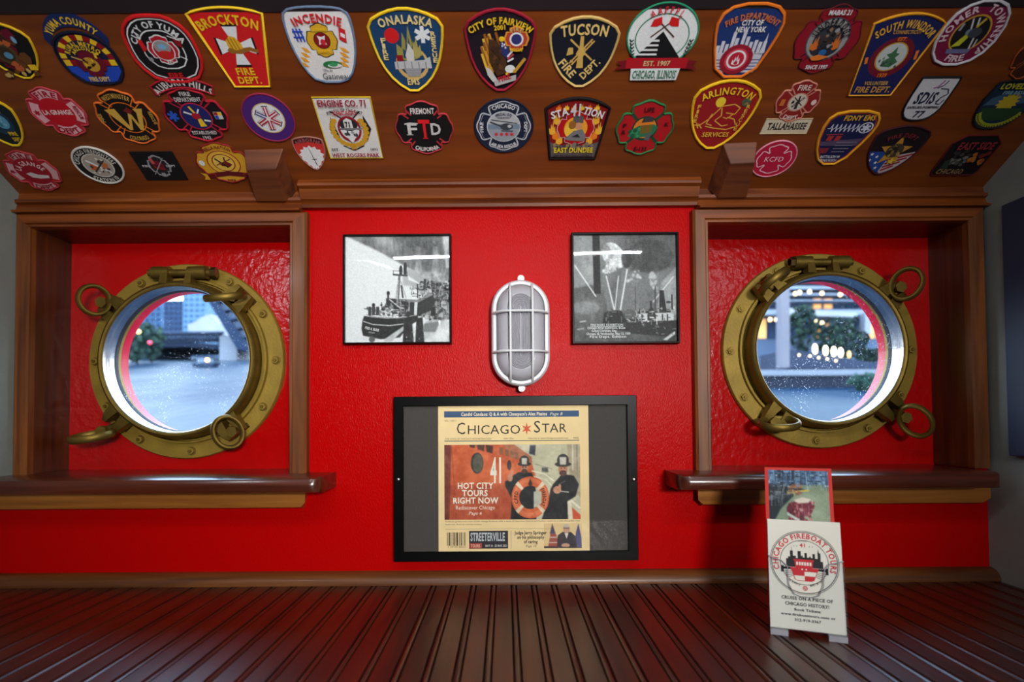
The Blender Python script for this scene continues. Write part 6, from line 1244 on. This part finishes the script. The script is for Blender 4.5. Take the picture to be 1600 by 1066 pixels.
p = Patch(1126, 182, 100, 110, shield(.66, .1), (150, 24, 30), (236, 190, 30), 'red shield patch with yellow edge lettered ARLINGTON SERVICES', 2.4)
y_ = (222, 170, 70); p.D((236, 206, 50), -.16, .42, .15, .13).P((236, 206, 50), [(-.30, .40), (-.04, .40), (-.06, .28), (-.22, .28)])
for q in ([(-.10, .26), (-.36, -.06), (-.60, -.24), (-.76, -.22)], [(-.06, .26), (.0, .04), (-.16, -.10), (.12, -.26), (.30, -.22)], [(-.10, .30), (.3, .36), (.5, .26), (.4, .08), (.12, .12)], [(-.40, -.26), (-.1, -.32), (.3, -.36), (.62, -.26)], [(-.30, .10), (-.40, -.18), (-.2, -.24)], [(.2, .0), (.44, -.06), (.54, -.22)], [(.36, .10), (.2, -.04), (.06, .0)], [(-.64, -.18), (-.5, -.32)], [(-.7, -.16), (-.62, -.32)]): p.L(y_, q, .035)
p.D((70, 90, 70), .62, .42, .14, .12).blobs([(60, 110, 80), (150, 110, 60)], (.5, .3, .72, .5), 8, .05, 2)
p.A((240, 196, 40), 'ARLINGTON', .0, -2.46, 2.2, 3.1, 109.5, 70.5, .18).T((226, 176, 60), 'SERVICES', -.42, -.56, .44, -.56, .13)
for k, ch in enumerate('FIRE'): p.T((226, 176, 60), ch, -.84, .26 - k * .13, -.72, .26 - k * .13, .10)
for k, ch in enumerate('RESCUE'): p.T((226, 176, 60), ch, .66 - k * .03, .26 - k * .125, .78 - k * .03, .26 - k * .125, .10)
p.done()

p = Patch(1246, 158, 66, 64, MALT, (140, 30, 30), (200, 130, 110), 'dark red cross patch above a cream strip lettered TALLAHASSEE', 1.4)
cross_lines(p, (200, 140, 120), .45, 1.05, .05); p.D((200, 140, 120), 0, -.02, .46, .46).D((206, 196, 180), 0, -.02, .40, .40); tools(p, (50, 44, 40), 0, -.02, .32); p.P((200, 110, 50), [(-.80, .14), (-.62, .14), (-.62, -.18), (-.84, -.18)]); p.D((226, 200, 190), .76, -.02, .12, .14)
p.T((226, 200, 190), 'FIRE', -.30, .58, .32, .58, .24).A((226, 200, 190), 'DEPT.', 0, .1, .95, .98, 244, 296, .20)
st = [(-1.12, -.88), (1.14, -.88), (1.18, -1.66), (-1.16, -1.66)]; tm = MB(); p.f.poly(tm, st, .0013, thread((214, 202, 176)), base=0); tm.tube([p.f.P(u, v, .0010) for u, v in st], 1.0 * p.pxm, thread((190, 160, 120)), 6, True); p.f.text(tm, 'TALLAHASSEE', -.92, -1.42, 1.0, -1.42, .34, .0018, thread((46, 40, 40)), serif=True); tm.build('name_strip', p.root); p.done()

p = Patch(1317, 216, 82, 84, chaikin([(-1, .66), (-.62, .98), (.70, .98), (1, .62), (.94, .1), (.40, -.98), (-.42, -.98), (-.92, -.2)], 1), (22, 28, 74), (226, 160, 30), 'navy patch with gold edge and a heartbeat line lettered FDNY EMS', 2.2)
p.L((190, 60, 40), [(u * .92, v * .92) for u, v in chaikin([(-1, .66), (-.62, .98), (.70, .98), (1, .62), (.94, .1), (.40, -.98), (-.42, -.98), (-.92, -.2)], 1)], .03, True)
q = [(-.80, .38)]
for k in range(7): q += [(-.70 + k * .16, .38), (-.66 + k * .16, .54), (-.62 + k * .16, .26), (-.58 + k * .16, .38)]
p.L((206, 210, 226), q + [(.44, .38)], .03).D((206, 210, 226), .62, .40, .26, .20).D((22, 28, 74), .62, .40, .21, .16); solm(p, (206, 210, 226), .62, .40, .17, .14)
p.P((84, 70, 100), [(-.80, -.10), (.74, .02), (.62, -.26), (-.76, -.26)]).L((170, 60, 70), [(-.72, .16), (-.1, .18)], .04).P((170, 50, 50), [(-.62, .12), (-.40, .12), (-.44, -.06), (-.64, -.06)]).P((170, 50, 50), [(-.30, .12), (-.10, .12), (-.14, -.06), (-.34, -.06)]).P((130, 40, 50), [(-.78, -.34), (-.34, -.34), (-.38, -.54), (-.74, -.54)])
for k in range(4): p.L((140, 130, 150), [(-.2, -.12 - k * .12), (.6 - k * .1, -.12 - k * .12)], .03)
p.T((226, 176, 50), 'FDNY EMS', -.40, .68, .76, .68, .17).T((206, 210, 226), 'BATTALION 44', -.52, -.72, .24, -.72, .10).T((206, 210, 226), 'BRONX NORTH', -.48, -.86, .18, -.86, .09).done()

p = Patch(1449, 155, 60, 68, chaikin([(-.98, .98), (-.9, 1), (.9, 1), (.98, .98), (1, .0), (.92, -.55), (.60, -.9), (0, -1), (-.60, -.9), (-.92, -.55), (-1, .0)], 1), (206, 208, 214), (20, 20, 26), 'small white patch with black edge lettered SDIS 77', 1.6)
p.L((150, 80, 140), [(-.1, .52), (.10, .58), (.26, .86)], .08).L((40, 36, 70), [(.10, .52), (.34, .64), (.46, .86)], .06).L((30, 36, 60), [(.30, .50), (.70, .48), (.84, .26), (.60, .10), (.52, -.18), (.74, -.22), (.86, .0)], .06).L((30, 36, 60), [(.46, -.10), (.7, .2)], .05)
p.T((30, 36, 60), 'SDIS', -.70, -.16, .36, -.16, .50, shear=.1).T((30, 30, 36), 'SAPEURS-POMPIERS', -.82, -.40, .84, -.40, .11).T((30, 36, 60), '77', -.26, -.82, .30, -.82, .30).done()

p = Patch(1570, 164, 82, 78, chaikin([(-.9, .70), (-.86, .96), (.86, .96), (.9, .70), (1, .1), (.82, -.6), (.4, -.95), (-.4, -.95), (-.82, -.6), (-1, .1)], 1), (24, 44, 66), (20, 22, 26), 'dark blue green patch with a gold sunburst lettered LOVELAND at the right edge', 1.8)
p.P((60, 90, 120), [(-.7, .3), (-.2, .56), (.3, .46), (.7, .56), (.84, .1), (-.86, .0)]).P((120, 130, 140), [(-.2, .3), (.1, .56), (.4, .3)]).P((190, 170, 40), star(.0, .10, .42, 14, .7)).P((40, 70, 40), [(-.8, -.1), (.8, -.1), (.6, -.6), (-.6, -.6)])
for k in range(22): t = math.radians(200 + k * 6.4); p.L((170, 176, 40), [(.78 * math.cos(t), -.05 + .70 * math.sin(t)), (.92 * math.cos(t + .06), -.05 + .84 * math.sin(t + .06))], .06)
p.L((150, 160, 40), ell(0, -.05, .80, .72, 24, 196, 344), .10).T((190, 186, 40), 'LOVELAND', -.74, .68, .74, .68, .20).T((130, 170, 190), 'FIRE RESCUE', -.5, .48, .6, .48, .12).done()

# ---- lowest row
p = maltese_patch(52, 267, 78, 62, (176, 40, 50), (170, 56, 62), 'red and grey cross patch lettered LA GRANGE FIRE DEPT in the lowest row', 1.3)
for k in range(4):
    q = [(.95 * r * math.cos(math.radians(k * 90 + a)), .95 * r * math.sin(math.radians(k * 90 + a))) for a, r in ((-30, .95), (0, 1.0), (30, .95), (34, .66), (0, .62), (-34, .66))]; p.P((206, 160, 162), q)
p.D((150, 24, 40), 0, 0, .66, .66).P((206, 196, 196), [(-.34, -.10), (-.1, -.04), (.1, -.16), (.50, -.20), (.46, -.34), (.1, -.36), (-.2, -.30)]).A((226, 196, 196), 'LA GRANGE', 0, -.1, .44, .42, 162, 18, .20).A((140, 24, 40), 'FIRE', 0, -.06, .74, .74, 118, 62, .20).A((140, 24, 40), 'DEPT', 0, .04, .95, .97, 244, 296, .22).P((140, 24, 40), star(-.80, 0, .12, 6, .5)).done()

p = Patch(154, 258, 70, 56, CIRC, (24, 24, 28), (216, 214, 206), 'round black patch with white edge and a pale centre crossed by orange figures', 1.8)
p.D((206, 202, 190), 0, 0, .66, .66).D((170, 160, 150), 0, 0, .60, .60).P((200, 90, 40), [(-.4, -.2), (-.3, .2), (-.1, .1), (.0, -.1), (-.2, -.3)]).P((190, 110, 60), [(.1, -.1), (.3, .2), (.46, .1), (.36, -.2)]).L(WHT, [(-.4, .3), (.4, -.4)], .10).L((60, 60, 64), [(.4, .3), (-.36, -.4)], .07).blobs([(60, 60, 60), (220, 214, 200), (120, 100, 80)], (-.4, -.4, .4, .4), 16, .09, 6)
p.A((210, 206, 198), 'CHICAGO FIREFIGHTERS', 0, 0, .72, .72, 172, 8, .20).A((210, 206, 198), 'STATION 10', 0, 0, .90, .90, 228, 312, .20).done()

p = Patch(249, 259, 66, 44, [(-1, 1), (1, 1), (1, -1), (-1, -1)], (16, 16, 18), None, 'plain black square patch with a small silver and red cross in the lowest row')
p.P((150, 150, 156), maltese(.02, .02, .52, .78)).P((34, 30, 34), maltese(.02, .02, .44, .66)).D((110, 20, 30), .0, .06, .24, .32).P((190, 80, 80), [(-.3, .5), (-.14, .62), (-.1, .2), (-.26, .16)]).blobs([(150, 30, 36), (60, 20, 24)], (-.2, -.2, .2, .3), 10, .10, 4).L((150, 150, 156), [(-.4, -.56), (.4, .6)], .04).T((200, 200, 204), 'FIRE', -.76, -.02, -.36, -.02, .14).T((200, 200, 204), 'DEPT', .36, -.02, .80, -.02, .14).T((200, 200, 204), 'III', -.06, -.62, .12, -.62, .18).done()

p = maltese_patch(350, 254, 84, 62, (214, 160, 40), (140, 30, 30), 'yellow cross patch with maroon edge and a ribbon across its foot', 1.4)
p.D((150, 36, 34), 0, .0, .60, .62).D((226, 176, 60), 0, .0, .56, .58).D((140, 36, 30), 0, .02, .42, .44).D((226, 190, 80), 0, .02, .38, .40).P((110, 24, 28), [(-.2, .0), (.1, .1), (.30, -.06), (.16, -.20), (-.1, -.14)]).L(BLK, [(-.26, .24), (.1, -.22)], .06).L((120, 40, 30), [(.1, .3), (.04, -.1)], .06).L((120, 60, 30), [(-.3, -.1), (.3, .2)], .04)
p.P((96, 20, 26), [(-.86, -.52), (0, -.40), (.86, -.52), (.84, -.76), (0, -.64), (-.84, -.76)]).P((214, 160, 40), [(-1.06, -.48), (-.84, -.54), (-.80, -.86), (-1.02, -.84), (-.94, -.68)]).P((214, 160, 40), [(1.06, -.48), (.84, -.54), (.80, -.86), (1.02, -.84), (.94, -.68)])
p.A((120, 24, 28), 'BELLA NATION', 0, 0, .72, .72, 128, 52, .15).T((120, 24, 28), 'FIRE', -.16, -.94, .16, -.94, .12).D(WHT, -.80, .02, .10, .14).done()

p = Patch(1209, 248, 66, 56, CIRC, (190, 24, 62), (232, 150, 170), 'bright pink oval patch with a white outlined cross lettered KCFD', 1.2)
p.L((240, 200, 210), chaikin(maltese(0, 0, .80, .80, .5), 1), .05, True).T((245, 215, 222), 'KCFD', -.46, -.12, .46, -.12, .26, bold=False).done()

p = Patch(1395, 236, 82, 78, shield(.72, .1), (26, 18, 24), (60, 20, 30), 'dark shield patch with a gold star over a stars and stripes field', 1.6)
p.P((34, 70, 150), [(-.94, .0), (.1, .0), (-.06, -.9), (-.50, -.68), (-.82, -.25)]).P((190, 176, 180), [(-.02, -.2), (.92, .0), (.80, -.3), (.40, -.72), (0, -.94), (-.1, -.8)])
for k in range(4): p.L((150, 40, 50), [(-.04, -.36 - k * .14), (.84 - k * .16, -.10 - k * .16)], .08)
for u, v in ((-.74, -.1), (-.5, -.2), (-.70, -.34), (-.42, -.44), (-.2, -.3), (-.3, -.66)): p.P(WHT, star(u, v, .08, 5, .4))
p.P((190, 140, 50), star(.02, .02, .62, 5, .45, 90)).D((70, 60, 44), .02, .05, .32, .28).blobs([(120, 100, 60), (40, 36, 30), (170, 140, 80)], (-.22, -.15, .26, .26), 22, .09, 4).P((226, 190, 50), star(.12, -.36, .16, 5)).A((120, 40, 44), 'FIRE DEPT', 0, -.4, .95, 1.0, 122, 58, .15).done()

p = Patch(1510, 243, 74, 62, [(-1, .62), (-.6, 1), (.6, 1), (1, .62), (1, -.8), (.9, -1), (-.9, -1), (-1, -.8)], (22, 16, 18), (96, 16, 24), 'dark patch with a thin red edge lettered EAST SIDE CHICAGO, lowest on the right', 1.2)
p.blobs([(120, 120, 116), (80, 80, 78), (50, 50, 50)], (-.66, -.5, .1, .3), 26, .13, 3).blobs([(150, 70, 30), (180, 110, 40), (110, 40, 24)], (.15, -.4, .8, .2), 16, .14, 5).P((40, 60, 48), [(-.8, -.2), (-.6, -.1), (-.5, -.6), (-.8, -.7)]).T((150, 50, 56), 'EAST SIDE', -.72, .38, .78, .38, .34).T((150, 120, 80), 'CHICAGO', -.84, -.86, .30, -.86, .24).done()
